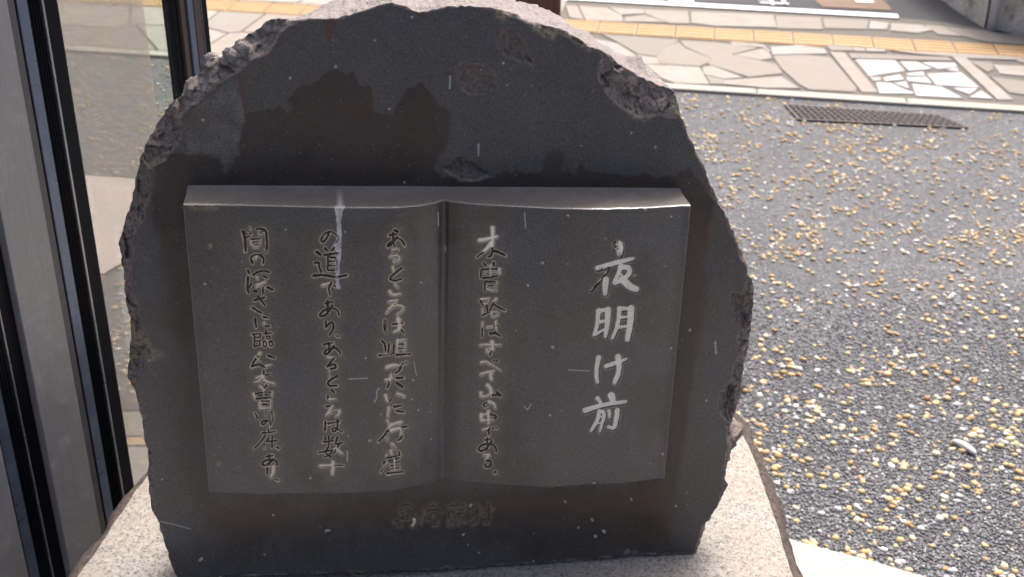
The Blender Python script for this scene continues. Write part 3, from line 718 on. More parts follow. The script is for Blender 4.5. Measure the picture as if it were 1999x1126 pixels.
pale = poly_mask([(362,250),(372,222),(398,200),(432,172),(468,150),(474,185),(478,230),(470,262),(464,290),(470,300),(446,318),(440,340),(428,310),(400,300),(365,302)], 9, 3, 70)
pale *= .62+wob(20, 72)*1.3+.3*streak
rust = np.maximum.reduce([rustc*.6, rough*leftside*(.35+1.2*fbm(X, Y, 40, 4, 47)), brown_top*.30*(.6+1.5*np.clip(streak+.1, 0, 1)), poly_mask([(630,38),(655,38),(650,60),(646,82),(638,80),(634,60)], 6, 2, 80), poly_mask([(462,150),(472,150),(480,200),(478,225),(472,200)], 5, 3, 81), poly_mask([(357,225),(400,200),(412,232),(404,255),(396,232),(370,250)], 14, 13, 82)*.55,
      poly_mask([(812,25),(835,25),(828,36),(820,34)], 4, 2, 83), poly_mask([(650,205),(722,170),(730,225),(700,240),(660,235)], 25, 22, 84)*.35, poly_mask([(400,975),(700,985),(1290,960),(1300,1000),(1080,1010),(800,1000),(560,1015),(420,1040)], 40, 28, 85)*.55, poly_mask([(1340,400),(1380,420),(1365,700),(1310,980),(1300,1060),(1290,980),(1330,700)], 25, 20, 86)*.5])
lichen = np.maximum.reduce([poly_mask([(968,18),(1002,28),(985,42),(970,34)], 8, 6, 90)*.8, poly_mask([(1035,48),(1090,62),(1080,75),(1060,70)], 9, 6, 91)*.9, poly_mask([(1105,66),(1165,98),(1150,104),(1120,82)], 9, 5, 92)*.7, poly_mask([(255,630),(275,640),(300,680),(320,695),(270,712),(250,730)], 16, 8, 93)*.6, poly_mask([(1225,222),(1275,225),(1262,240),(1240,236)], 8, 5, 94)*.6, poly_mask([(1305,190),(1326,195),(1332,228),(1312,230)], 8, 5, 95)*.6])*(1-0*rough)
dust_highlight = rough*sstep(0, 1, (1-leftside))*.2+np.clip(sm/16, 0, 1)*sstep(330, 90, Y)*leftside*.5
white = np.zeros_like(X)
for wdt, P in ((1.3, [(934,281),(934,303)]), (1.1, [(878,148),(878,172)]), (1.2, [(1396,666),(1398,690)]), (.45, [(312,1018),(340,1024),(372,1033)]), (2.5, [(1178,1036),(1180,1038)]), (2.0, [(920,985),(918,988)]), (2.2, [(905,1043),(904,1044)]), (1.6, [(1155,1013),(1157,1016)]), (2.2, [(1162,1046),(1163,1047)]), (1.7, [(636,1036),(643,1035)]), (2, [(390,1094),(394,1090)]), (1.5, [(982,122),(983,124)]), (1.6, [(566,152),(567,153)]), (1.6, [(804,33),(805,34)]), (1.4, [(1232,973),(1233,976)]), (1.4, [(1103,978),(1104,980)])):
    white = np.maximum(white, sstep(wdt+.8, wdt-.4, seg_dist(X, Y, P))*.75)

# final outline test, on the real surface
X2, Y2 = px_of(uu, vv, h)
OUTs = [tuple(p) for p in OUT]
Xo = X2+fbm(X2, Y2, 9, 3, 7)*4+fracture(X2, Y2, 17, 31)*3.0; Yo = Y2+fbm(X2, Y2, 9, 3, 8)*4+fracture(Y2, X2, 17, 32)*3.0
edge_w = sstep(5, .5, -sdf(Xo, Yo, [tuple(p) for p in OUT]))*sstep(420, 200, Y2)*(.5+fbm(X2, Y2, 12, 3, 33))  # rim highlight painted into the colour along the upper front edge
dust_highlight = np.maximum(dust_highlight, edge_w*.8); dust_highlight = np.maximum(dust_highlight, .42*rough*(X > 1120)*(Y < 270)*sstep(-.25, .3, fbm(X, Y, 26, 4, 34)))
so2 = sdf(Xo, Yo, OUTs)
BK = [(372,372),(1322,378),(1279,897),(419,918)]
inb = inside(X, Y, [(390,392),(1305,396),(1265,880),(432,900)])
ok = (so2 < 0.6) & ~inb
q = ok[:-1, :-1] & ok[1:, :-1] & ok[:-1, 1:] & ok[1:, 1:]
# keep only the big connected outline (drop stray cells with fewer than 2 neighbours)
for _ in range(3):
    nb = np.zeros(q.shape, int); nb[1:] += q[:-1]; nb[:-1] += q[1:]; nb[:, 1:] += q[:, :-1]; nb[:, :-1] += q[:, 1:]
    q &= nb >= 2
idx = np.arange(nu*nv_).reshape(nv_, nu)
Q = np.stack([idx[:-1, :-1][q], idx[:-1, 1:][q], idx[1:, 1:][q], idx[1:, :-1][q]], 1)
# outer boundary walk
E0 = np.concatenate([Q[:, [0, 1]], Q[:, [1, 2]], Q[:, [2, 3]], Q[:, [3, 0]]])
key = E0[:, 0].astype(np.int64)*(nu*nv_)+E0[:, 1]; rkey = E0[:, 1].astype(np.int64)*(nu*nv_)+E0[:, 0]
bnd = E0[~np.isin(key, rkey)]
nxt = {}
for a, b in bnd: nxt.setdefault(int(a), []).append(int(b))
loops = []
while nxt:
    st_ = next(iter(nxt)); lp_ = [st_]; cur = st_
    while True:
        if cur not in nxt: break
        nn = nxt[cur].pop()
        if not nxt[cur]: del nxt[cur]
        if nn == st_: break
        lp_.append(nn); cur = nn
    loops.append(lp_)
loops.sort(key=len); outer = np.array(loops[-1])
uf = uu.ravel().copy(); vf = vv.ravel().copy(); hf = h.ravel().copy()
# smooth the stair-stepped outer rim
pu = uf[outer].copy(); pvv = vf[outer].copy()
for _ in range(4):
    pu = (np.roll(pu, 1)+2*pu+np.roll(pu, -1))/4; pvv = (np.roll(pvv, 1)+2*pvv+np.roll(pvv, -1))/4
uf[outer] = pu; vf[outer] = pvv
P3 = O+uf[:, None]*U+vf[:, None]*Vv+hf[:, None]*N
used = np.unique(Q); remap = np.full(nu*nv_, -1); remap[used] = np.arange(len(used))
# rim: rings running back from the outer boundary
nb_ = len(outer); du = np.roll(pu, -5)-np.roll(pu, 5); dv = np.roll(pvv, -5)-np.roll(pvv, 5); L = np.hypot(du, dv)+1e-9
onx, ony = dv/L, -du/L     # outward for a counter-clockwise loop
for _ in range(25):
    onx = (np.roll(onx, 1)+2*onx+np.roll(onx, -1))/4; ony = (np.roll(ony, 1)+2*ony+np.roll(ony, -1))/4
bx2, by2 = px_of(pu, pvv, hf[outer])
rings = [remap[outer]]; RV = []; K = 26; D = .125
base = len(used); arc = np.cumsum(np.hypot(pu-np.roll(pu, 1), pvv-np.roll(pvv, 1)))
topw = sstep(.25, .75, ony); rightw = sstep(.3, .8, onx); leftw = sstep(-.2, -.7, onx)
bulge = np.exp(-((by2-885)/38)**2)*(bx2 > 1300); knob = np.exp(-((bx2-1268)/14)**2)*(by2 < 200); hollow = np.exp(-((by2-620)/60)**2)*(bx2 > 1300)
for k in range(1, K+1):
    t = k/K; t = t**1.15
    dep = hf[outer]-D*t
    wz = fbm(arc, arc*0+t*D, .05, 3, 104)*.03; no = fbm(arc, arc*0+t*D*1.0, .10, 3, 101)*.026+fracture(arc+wz, arc*0+t*D-wz, .034, 15)*.0062+fracture(arc-wz, arc*0+t*D+wz, .014, 16)*.0026+fbm(arc, arc*0+t*D, .009, 3, 103)*.003
    ul = sstep(680, 470, bx2)*(by2 < 300)
    off = no*min(1, k/3)*(1-.6*topw)-.05*t*np.maximum(leftw, ul)-.018*t*rightw*(by2 > 240)
    off += bulge*.052*math.exp(-((t-.5)/.28)**2)-hollow*.004+knob*.014*math.exp(-((t-.6)/.2)**2)
    off = np.where((by2 > 1050) & (ony < -.3), np.minimum(off, 0)*0, off)
    P = O+(pu+onx*off)[:, None]*U+(pvv+ony*off)[:, None]*Vv+dep[:, None]*N
    RV.append(P); rings.append(base+(k-1)*nb_+np.arange(nb_))
cenP = RV[-1].mean(0)-N*.01
rimQ = []
for k in range(K):
    a, b = rings[k], rings[k+1]
    rimQ.append(np.stack([np.roll(a, -1), a, b, np.roll(b, -1)], 1))
back = np.stack([rings[-1], np.roll(rings[-1], -1), np.full(nb_, base+K*nb_), np.full(nb_, base+K*nb_)], 1)
allV = np.concatenate([P3[used]]+RV+[cenP[None]])-np.array(mon.location)
def full(a, rimval, ctr=0.0): return np.concatenate([a.ravel()[used]]+[np.broadcast_to(rimval, nb_)]*K+[[ctr]])
attrs = dict(rough=full(rough, 1.0), stain_shade=full(stain_shade, .3), pale=full(np.clip(pale, 0, 1), 0.0), rust=full(np.clip(rust, 0, 1), 0), lichen=full(np.clip(lichen, 0, 1), 0.0), dust_highlight=full(np.clip(dust_highlight, 0, 1), topw*.95+.15*rightw), white=full(white, 0))
Qm = remap[Q]
# split off the area of the four signature characters further below
SIG_T = lambda L: [(740+x/7.688, 950+y/7.688) for x, y in L]

# ------------------------------------------------------------------ lettering strokes (traced from the photo)
def tr(ox, oy, s): return lambda L: [(ox+L[i]/s, oy+L[i+1]/s) for i in range(0, len(L), 2)]
A_ = (1100, 440, 2.561); B_ = (880, 430, 4.506); C_ = (880, 670, 4.169); D_ = (700, 430, 4.506); E_ = (700, 670, 4.169); F_ = (580, 430, 4.506); G_ = (580, 670, 4.169); H_ = (430, 430, 4.506); I_ = (430, 670, 3.882); J_ = (740, 950, 7.688)
CHARS = [
 (A_, .85, [(32,275,105,283,118,.42),(24,283,118,283,150,.42),(17,175,218,260,190,350,170,.62),(9,238,195,200,260,138,330,.4),(20,214,275,210,345,.75),(15,290,208,278,245,255,290),(17,290,210,338,217,325,260,262,292),(9,283,240,298,255),(24,300,275,330,308,368,322),(8,362,255,364,260)]),
 (A_, .92, [(15,178,430,172,500,155,552),(14,180,432,225,425),(18,225,425,222,490,212,558),(12,180,487,220,480),(12,160,548,215,520)  ,(15,282,420,275,500,247,568),(14,282,420,340,420),(21,340,420,336,500,322,575),(11,285,465,325,460),(12,280,512,325,508)]),
 (A_, .92, [(16,178,665,165,730,171,788),(14,215,708,265,690,315,672),(18,275,660,282,730,258,790)]),
 (A_, .88, [(15,173,870,190,893),(22,242,855,252,885),(16,110,928,200,900,312,885),(14,182,935,170,985,140,1030),(13,182,932,207,937,200,985,183,1033),(8,175,963,200,960),(8,170,995,198,992),(12,230,930,232,965),(16,272,928,265,980,255,1020,228,1012)]),
 (B_, .95, [(24,368,68,370,150,362,240),(22,255,178,330,165,405,145),(22,358,200,320,250,285,278),(12,290,278,260,300,230,325,.15),(16,362,240,368,270,355,318,330,322,.1),(18,382,272,425,285,478,308,.05)]),
 (B_, .35, [(12,290,380,315,405,.1),(17,378,375,378,400,.1),(13,268,435,265,505),(12,268,435,340,430,425,430,.2),(17,425,432,432,470,.9),(12,285,508,340,505,410,490,.1),(12,350,400,352,500,.9),(9,300,468,400,465,.6),(11,300,545,302,620,.1),(11,310,540,400,540,.1),(12,400,545,398,618,.6),(12,318,612,395,620,.8),(9,335,578,370,575,.1)]),
 (B_, .3, [(12,258,700,285,750,.1),(15,265,698,342,690,.9),(12,342,692,320,745,.6),(11,290,738,325,735,.9),(12,318,748,322,800,.2),(13,278,785,282,838,.7),(11,280,838,332,812,.1),(14,400,692,372,725,.9),(12,378,725,340,795,.1),(12,385,745,430,775,475,795,.02),(12,360,812,362,850,.8),(12,362,812,425,810,408,848,365,852,.7)]),
 (B_, .4, [(13,280,900,278,945,.95),(11,276,960,276,1025,.1),(12,325,940,380,932,.9),(9,380,932,418,925,.1),(14,397,895,402,980,.9),(11,400,975,385,1002,345,1008,345,985,385,988,.1),(12,390,990,437,1022,.05)]),
 (C_, .9, [(13,245,17,320,14,405,17,.8),(18,337,-10,342,50,.95),(13,342,50,305,80,288,62,302,42,335,55,.8),(10,330,65,318,100,.1)]),
 (C_, .9, [(16,250,158,290,150,.95),(13,290,152,345,188,405,222,.75),(8,350,140,358,148,.1),(8,372,140,382,150,.1)]),
 (C_, .92, [(15,250,255,300,238,350,226),(20,330,238,322,265,335,300)]),
 (C_, .9, [(22,302,345,330,375,326,425,.95),(15,246,405,248,442,320,425,.85),(12,320,425,405,420,.05),(14,378,402,405,432,.03)]),
 (C_, .4, [(14,320,485,300,508,280,518,.6),(10,280,518,262,498,300,478,.15),(18,310,480,350,492,362,525,.95)]),
 (C_, .85, [(17,247,582,252,632,.95),(14,247,585,305,578),(11,305,578,378,590,352,622,.3),(14,255,630,350,625,.9),(18,308,558,308,655,.95)]),
 (C_, .4, [(13,265,706,320,690,.9),(11,318,692,305,715,315,745,.1),(8,343,688,350,700,.05),(8,366,685,378,698,.05)]),
 (C_, .08, [(9,275,790,335,778),(9,300,770,295,840,300,870),(12,330,800,290,865,240,880,220,860,258,825,330,815,370,850,368,885)]),
 (C_, .2, [(13,275,912,310,908,.9),(18,308,912,288,952,.95),(12,290,955,322,958,332,985,310,1010,275,1005,282,985)]),
 (C_, .15, [(7,350,1052,362,1040,374,1052,362,1064,350,1052)]),
 (D_, .06, [(17,318,88,345,102),(14,270,135,330,122),(14,302,112,302,195,318,230),(14,340,150,300,200,262,235,250,222,290,185,350,155,390,185,405,225)]),
 (D_, .6, [(13,300,262,345,255,.8),(13,345,258,280,325,.5),(15,280,325,330,308,368,330,350,372,308,368,322,350,.65)]),
 (D_, .35, [(16,300,408,315,462,.85),(14,377,422,330,462,285,495,275,525,320,532,375,520,.1)]),
 (D_, .75, [(15,322,562,345,592,.7),(18,275,630,300,662,365,650,.85)]),
 (D_, .6, [(14,270,720,335,705,.7),(16,333,708,250,815,.7),(15,270,780,330,752,392,758,388,800,342,830,.55)]),
 (D_, .5, [(20,235,885,230,960,243,988,.3),(12,300,915,392,905,.3),(24,352,870,365,960,.92),(18,365,960,312,985,.9),(12,375,962,402,995,.05)]),
 (D_, .4, [(13,208,1062,230,1085,240,1150,.1),(13,180,1190,215,1185,310,1168,.4),(12,268,1090,262,1165,.1),(12,310,1100,306,1165,.3),(15,345,1060,340,1168,.9),(13,345,1062,412,1050,.75),(14,412,1055,405,1170,.5),(9,350,1095,400,1090,.2),(9,350,1130,400,1128,.2),(12,335,1186,455,1178,.1)]),
 (E_, .6, [(20,235,198,290,178,342,190,.85),(15,342,190,332,222,300,245,.3),(9,356,165,362,175,.1),(9,388,153,392,166,.1)]),
 (E_, .5, [(15,225,302,280,285,.85),(15,265,260,252,320,.85),(12,250,320,235,365,.2),(14,312,285,358,282,.05),(17,312,325,355,358,.05)]),
 (E_, .7, [(17,220,425,230,468,245,478,.9),(10,245,478,265,460,.1),(18,322,415,370,432,.8)]),
 (E_, .5, [(16,247,525,240,600,.85),(13,290,518,345,510,.1),(13,310,552,365,562,.05)]),
 (E_, .6, [(13,235,632,250,655,.9),(14,262,670,235,710,.8),(13,240,710,200,765,165,800,.2),(11,232,735,232,790,.4),(16,270,668,350,640,.8),(19,265,712,340,690,.92),(14,340,690,395,678,.1),(19,345,700,350,760,.6),(14,350,760,340,785,318,790,.3)]),
 (E_, .5, [(14,270,820,300,855,.7)]),
 (E_, .35, [(17,262,880,270,905,.9),(11,228,912,228,935,.6),(10,228,935,335,915,.1),(11,328,888,335,912,.1),(11,205,975,330,935,.05),(12,238,962,180,1050,.5),(8,262,975,330,965,.1),(8,265,1000,330,992,.1),(8,265,1025,330,1016,.1),(12,290,945,297,1035,.8),(12,230,1062,358,1048,.1)]),
 (F_, .04, [(12,282,100,262,160,222,200,205,172,240,118,290,95,352,130,370,165,342,200)]),
 (F_, .03, [(14,245,245,265,270),(16,325,240,310,265),(14,245,305,365,290),(10,292,290,285,322),(13,270,325,268,438),(13,270,325,352,330,347,438),(9,280,365,338,360),(9,280,400,335,398),(12,275,440,352,440),(20,172,280,203,303),(15,160,377,198,373,190,410,213,455),(18,145,488,230,480,340,505,435,485)]),
 (F_, .4, [(17,228,575,285,558,.8),(13,300,550,275,600,290,658,.05),(9,325,570,335,585,.02)]),
 (F_, .05, [(12,245,735,310,717),(13,270,705,265,828),(13,310,750,260,835,202,850,195,828,240,790,310,767,362,800,368,838)]),
 (F_, .07, [(13,252,890,250,940),(13,252,940,300,890,322,920,315,970,285,1010),(8,345,1015,370,1025)]),
 (G_, .08, [(11,215,12,295,-3),(12,258,0,262,80),(13,300,25,250,90,215,85,240,50,300,35,343,60,350,90)]),
 (G_, .3, [(16,255,118,300,120,.8),(13,300,122,245,190,.3),(14,245,190,290,172,318,182,312,205,275,208,.1)]),
 (G_, .3, [(12,260,235,267,280,.7),(14,325,270,270,300,245,325,262,350,325,345,.1)]),
 (G_, .4, [(10,280,380,305,405,.1),(14,250,430,252,455,.3),(15,262,458,312,458,.85)]),
 (G_, .7, [(14,240,515,290,510,.4),(16,285,515,240,588,.85),(13,250,580,300,550,342,550,.6),(15,342,550,345,578,320,595,.8)]),
 (G_, .12, [(13,230,640,228,712),(11,252,655,345,640),(11,330,622,328,698,300,725,282,705,300,690,330,700,367,722)]),
 (G_, .15, [(9,222,765,235,788),(9,292,765,275,788),(9,210,805,300,795),(9,258,760,258,850),(11,180,890,290,870),(10,250,850,225,895,275,930),(10,285,880,260,915,225,928),(11,330,765,310,820),(10,320,825,370,810),(10,345,820,322,870,295,900),(17,318,862,368,905,.6)]),
 (G_, .9, [(16,190,1000,290,995,.9),(9,290,995,372,995,.1),(18,292,970,288,1065,.95)]),
 (H_, .12, [(20,202,100,220,180,222,270),(10,225,150,258,140),(14,260,68,272,125,.5),(9,222,110,258,112,.6),(15,325,78,400,78,410,180,410,262),(9,380,262,408,285,.5),(12,337,85,342,140,.5),(9,340,110,378,98,.1),(9,345,140,382,132,.6),(12,268,180,276,235,350,240,355,165,.75),(11,265,170,355,162,.1),(9,290,195,330,188,.2)]),
 (H_, .1, [(13,325,318,302,350,.7),(13,285,378,266,350,270,325,305,302),(11,305,302,350,303,.3),(14,350,305,385,340,375,383)]),
 (H_, .08, [(14,243,440,255,470),(15,243,500,235,600,250,640),(12,272,560,245,605),(14,290,482,320,460,375,442,430,458),(14,325,505,330,520,.9),(13,378,490,418,510),(17,322,578,395,542,.95),(11,375,590,375,650),(16,298,622,320,628),(20,420,592,458,612)]),
 (H_, .07, [(13,298,705,392,680),(14,332,670,390,748),(15,283,770,360,817)]),
 (H_, .15, [(14,304,870,315,943),(13,378,852,418,862),(13,383,905,402,930,.7),(13,402,932,435,932)]),
 (H_, .05, [(10,280,1003,355,998),(11,300,1005,300,1110),(10,350,1000,350,1030),(9,305,1033,350,1030),(9,305,1065,350,1062),(10,345,1062,348,1098),(9,300,1112,352,1095),(10,402,975,390,1000),(11,385,1000,452,995),(8,405,1020,437,1020,437,1045,405,1045,405,1020),(9,378,1070,405,1070,405,1112,378,1112,378,1070),(9,430,1068,462,1068,462,1108,430,1108,430,1068)]),
 (I_, .3, [(15,302,75,285,100,.9),(12,285,100,255,140,240,175,.1),(12,272,110,302,150,.5),(13,240,178,290,160,340,182,.1),(14,340,178,385,165,.8),(12,362,95,410,112,.05)]),
 (I_, .6, [(12,330,215,330,240,.1),(12,275,265,325,245,.8),(10,325,245,375,235,.1),(13,325,255,295,290,260,302,.6),(13,335,240,330,300,.4),(15,335,285,360,300,408,308,.8)]),
 (I_, .6, [(13,302,330,322,350,.8),(12,350,322,330,345,.3),(15,252,385,265,418,.8),(10,262,385,328,372,390,375,.2),(12,392,375,388,410,.7),(10,272,422,385,412,.2),(11,328,350,330,412,.85),(8,290,398,370,393,.2),(12,302,442,300,495,.8),(9,302,440,378,440,.2),(12,382,442,378,492,.7),(12,300,496,380,494,.8),(9,322,465,355,465,.05)]),
 (I_, .4, [(10,265,535,285,570,.3),(11,345,512,350,560,.5),(10,390,520,400,560,395,590,.3)]),
 (I_, .25, [(10,350,590,330,620,312,615,315,592,355,585,383,598,380,625)]),
 (I_, .1, [(9,365,650,368,680),(9,320,682,418,672),(10,340,700,300,760,258,797,.3),(9,395,708,390,750),(9,365,725,350,745),(9,352,748,430,740),(9,392,750,392,795),(9,335,800,350,788,.5),(12,430,788,442,800)]),
 (I_, .1, [(9,345,862,400,852),(9,370,845,376,930),(11,402,880,350,930,320,925,318,905,370,880,430,892,432,922)]),
 (I_, .5, [(11,355,948,355,988,.2),(17,403,940,400,985,382,1015,.9)]),
 (I_, .05, [(9,418,1030,440,1042)]),
]
SIGS = [
 (J_, .0, [(18,330,290,380,270,460,275),(16,490,290,485,312),(14,310,355,370,345),(14,330,405,390,400),(18,320,470,540,430),(14,330,500,500,480),(18,290,500,290,590,330,590),(14,220,530,270,520),(30,525,490,535,540,495,590,1.0)]),
 (J_, .0, [(12,670,310,680,420),(12,610,470,650,450,635,560),(14,770,295,850,285),(12,810,270,800,330),(16,710,380,800,350,880,350),(16,890,365,945,382),(12,800,400,810,465),(13,740,480,740,512),(13,890,420,888,540),(16,820,580,878,575)]),
 (J_, .0, [(13,1050,300,1300,270),(12,1110,265,1112,322),(12,1180,240,1180,325),(12,1040,390,1040,590),(12,1040,390,1110,370,1105,480),(10,1050,430,1090,430),(13,1160,360,1280,350),(12,1160,420,1270,400),(13,1210,340,1200,565),(12,1190,440,1120,500),(12,1080,500,1100,580),(12,1240,470,1290,540)]),
 (J_, .0, [(15,1400,390,1530,335),(14,1470,270,1480,520,1412,570),(13,1450,400,1370,510),(14,1500,380,1525,402),(17,1560,370,1700,340),(14,1642,262,1650,545,1590,552),(20,1562,410,1570,430)]),
]
def stroke_field(Xp, Yp, ch, widen):
    tf, p0, strokes = ch; T = tr(*tf); s = tf[2]
    D_ = np.full(Xp.shape, 1e9); Pn = np.full(Xp.shape, p0)
    for st in strokes:
        w = st[0]; L = list(st[1:]); p = p0
        if len(L) % 2: p = L[-1]; L = L[:-1]
        pts = T(L)
        if len(pts) > 2:   # Chaikin smoothing
            c = [pts[0]]
            for a, b in zip(pts[:-1], pts[1:]):
                c += [(a[0]*.75+b[0]*.25, a[1]*.75+b[1]*.25), (a[0]*.25+b[0]*.75, a[1]*.25+b[1]*.75)]
            pts = c+[pts[-1]]
        # brush-like width: heavier head, thinner tail
        n = len(pts)-1
        for i in range(n):
            ax, ay = pts[i]; bx, by = pts[i+1]; vx, vy = bx-ax, by-ay; LL = vx*vx+vy*vy+1e-9
            t = np.clip(((Xp-ax)*vx+(Yp-ay)*vy)/LL, 0, 1); tt = (i+t)/n
            r = (w/s)*.5*widen*(1.10-.32*tt)*(1.32 if tf is A_ else 1.0)
            d = np.sqrt((Xp-ax-t*vx)**2+(Yp-ay-t*vy)**2)-r
            m = d < D_; D_ = np.where(m, d, D_); Pn = np.where(m, p, Pn)
    return D_, Pn
def chars_on(Xp, Yp, chars, widen):
    SD = np.full(Xp.shape, 1e9); PT = np.zeros(Xp.shape); ID = np.full(Xp.shape, -1)
    for ci, ch in enumerate(chars):
        T = tr(*ch[0]); pts = []
        for st in ch[2]:
            L = list(st[1:]); L = L[:-1] if len(L) % 2 else L; pts += T(L)
        a = np.array(pts); lo = a.min(0)-16; hi = a.max(0)+16
        m = (Xp > lo[0]) & (Xp < hi[0]) & (Yp > lo[1]) & (Yp < hi[1])
        if not m.any(): continue
        d, p = stroke_field(Xp[m], Yp[m], ch, widen)
        old = SD[m]; b = d < old; old[b] = d[b]; SD[m] = old
        o = PT[m]; o[b] = p[b]; PT[m] = o; o = ID[m]; o[b] = ci; ID[m] = o
    return SD, PT, ID

# signature on the lower face of the stone: engraved shallowly into the stone mesh
SDs, PTs, IDs = chars_on(X2, Y2, SIGS, 1.15)
hs = h-sstep(.9, -.9, SDs)*.0016
halo_s = sstep(9, 0, SDs)*.45
hfs = hs.ravel(); 
P3b = O+uf[:, None]*U+vf[:, None]*Vv+hfs[:, None]*N
allV[:len(used)] = P3b[used]-np.array(mon.location)
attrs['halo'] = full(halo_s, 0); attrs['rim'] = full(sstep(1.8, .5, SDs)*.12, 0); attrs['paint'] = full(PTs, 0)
qid = np.where(SDs.ravel()[Q].mean(1) < 0.1, IDs.ravel()[Q[:, 0]], -1)
def submesh(name, V, Fc, attrs, mat, parent):
    us = np.unique(Fc); rm = np.full(len(V), -1); rm[us] = np.arange(len(us))
    me = np_mesh(name, V[us], rm[Fc], {k: np.asarray(a)[us] for k, a in attrs.items()})
    o = link(name, me, mat, None); o.parent = parent; return o
# back cap as degenerate-free triangles
body = submesh('stone_block', allV, np.concatenate([Qm[qid < 0]]+rimQ), attrs, STONE, mon)
bk = np.array([r for r in rings[-1]]+[base+K*nb_]); 
me = bpy.data.meshes.new('back_face'); ring = allV[rings[-1]]; me.from_pydata([tuple(v) for v in ring]+[tuple(allV[-1])], [], [(int((i+1) % nb_), int(i), nb_) for i in range(nb_)]); me.update()
for a in ('rough', 'dust_highlight'):
    at = me.attributes.new(a, 'FLOAT', 'POINT'); at.data.foreach_set('value', np.full(nb_+1, 1.0 if a == 'rough' else .1, np.float32))
o = link('back_face', me, STONE); o.parent = mon
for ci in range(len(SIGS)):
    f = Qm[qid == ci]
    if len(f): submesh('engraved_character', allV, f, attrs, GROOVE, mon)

# ------------------------------------------------------------------ the open book in relief
bc = [on_face(x, y) for x, y in ((368, 366), (1326, 372), (1283, 904), (415, 925))]
tf_ = [(370,400),(480,401),(600,404),(700,406),(770,406),(820,402),(850,396),(866,391),(880,394),(930,399),(1000,403),(1080,407),(1170,409),(1250,407),(1336,402)]
bf_ = [(415,963),(500,966),(600,964),(700,963),(760,960),(820,949),(862,938),(880,939),(960,946),(1070,953),(1150,947),(1220,944),(1283,935)]
NU, NV2 = 1150, 700
S_, T_ = np.meshgrid(np.linspace(0, 1, NU), np.linspace(0, 1, NV2), indexing='xy')      # T 0 = top
def edge_uv(S, T):
    a = bc[0][None]*(1-S.ravel()[:, None])+bc[1][None]*S.ravel()[:, None]; b = bc[3][None]*(1-S.ravel()[:, None])+bc[2][None]*S.ravel()[:, None]
    r = a*(1-T.ravel()[:, None])+b*T.ravel()[:, None]; return r[:, 0].reshape(S.shape), r[:, 1].reshape(S.shape)
def solve_h(T, tgt):
    s1_ = np.linspace(0, 1, NU); u_, v_ = edge_uv(s1_, np.full(NU, T)); hh = np.full(NU, .05)
    tx = np.array([p[0] for p in tgt]); ty = np.array([p[1] for p in tgt])
    for _ in range(12):
        xx, yy = px_of(u_, v_, hh); x2, y2 = px_of(u_, v_, hh+.001)
        want = np.interp(xx, tx, ty); hh = hh+(want-yy)/((y2-yy)/.001)
    k = np.ones(15)/15; hp = np.pad(hh, 7, mode='edge'); return np.convolve(hp, k, 'valid')
ht = solve_h(0, tf_); hb = solve_h(1, bf_)
print('book h top', ht[::200].round(4), 'bottom', hb[::200].round(4))
H = ht[None]*(1-T_)+hb[None]*T_
u_, v_ = edge_uv(S_, T_)
Xb, Yb = px_of(u_, v_, H)
sp = 868+(864-868)*T_
H -= .0016*np.exp(-((Xb-sp)/7)**2)
H += fbm(Xb, Yb, 30, 3, 120)*.0003
Xb, Yb = px_of(u_, v_, H)
SD, PT, ID = chars_on(Xb+fbm(Xb, Yb, 7, 2, 131)*1.1, Yb+fbm(Xb, Yb, 7, 2, 132)*1.1, CHARS, 1.33)
title = (ID >= 0) & (ID < 4)
dp = np.where(title, .0024, .0026-.0012*PT)
He = H-sstep(.7, -1.0, SD)*dp
# rounded arris along the free edges
ed = np.minimum.reduce([S_*(NU-1), (1-S_)*(NU-1), T_*(NV2-1), (1-T_)*(NV2-1)])
He -= np.clip(1-ed/(2.2+np.clip(fbm(Xb, Yb, 9, 3, 170), 0, 1)*14), 0, 1)**2*.0010
Pb = O+u_[..., None]*U+v_[..., None]*Vv+He[..., None]*N
Pb = Pb.reshape(-1, 3)-np.array(mon.location)
halo = np.clip(sstep(5.5, 1, SD)*.42*(1-title*.6)+sstep(24, 3, SD)*.17*(1-title), 0, 1)
rim = sstep(2.6, .9, SD)*(.95-title*.5)*(.75+fbm(Xb, Yb, 10, 3, 140)*1.6)
wh = np.zeros_like(Xb)
drip = [F_, [(340,-30),(400,-30),(385,20),(392,90),(385,200),(375,440),(360,500),(382,608),(345,600),(340,480),(330,440),(352,300),(318,222),(345,180),(350,90)]]
DP = [(580+x/4.506, 430+y/4.506) for x, y in drip[1]]
DP2 = [(652,397),(676,397),(674,404),(669,410),(668,426),(656,426),(654,408)]
wx = Xb+fbm(Xb, Yb, 8, 3, 150)*5
for P in (DP, DP2): wh = np.maximum(wh, sstep(.8, -.8, sdf(wx, Yb, P))*(.75+fbm(Xb, Yb, 12, 3, 151)*.9))
wh = np.clip(wh, 0, 1)*(1-sstep(.8, -.8, seg_dist(Xb, Yb, [(662,404),(663,428)])-.6)*.8)
for wdt, P in ((.9, [(855,415),(856,440)]), (.8, [(1024,415),(1026,445)]), (.8, [(680,740),(718,738)]), (.9, [(740,757),(735,764),(736,775),(731,785)]), (1.0, [(678,880),(678,901)]), (.7, [(1110,722),(1150,724)]), (.7, [(1022,792),(1030,800),(1037,788)]), (.8, [(869,480),(870,490)]), (.7, [(808,705),(813,732)]), (1.7, [(1030,556),(1031,558)]), (1.6, [(1108,420),(1110,421)]), (1.3, [(1310,422),(1311,423)]), (1.4, [(806,741),(807,743)]), (1.3, [(804,779),(805,780)]), (1.3, [(816,800),(817,801)]), (1.2, [(822,551),(823,552)]), (1.2, [(557,448),(558,449)]), (1.1, [(673,452),(674,453)]), (1.0, [(679,851),(680,852)])):
    wh = np.maximum(wh, sstep(wdt+.5, wdt-.4, seg_dist(Xb, Yb, P))*.7)
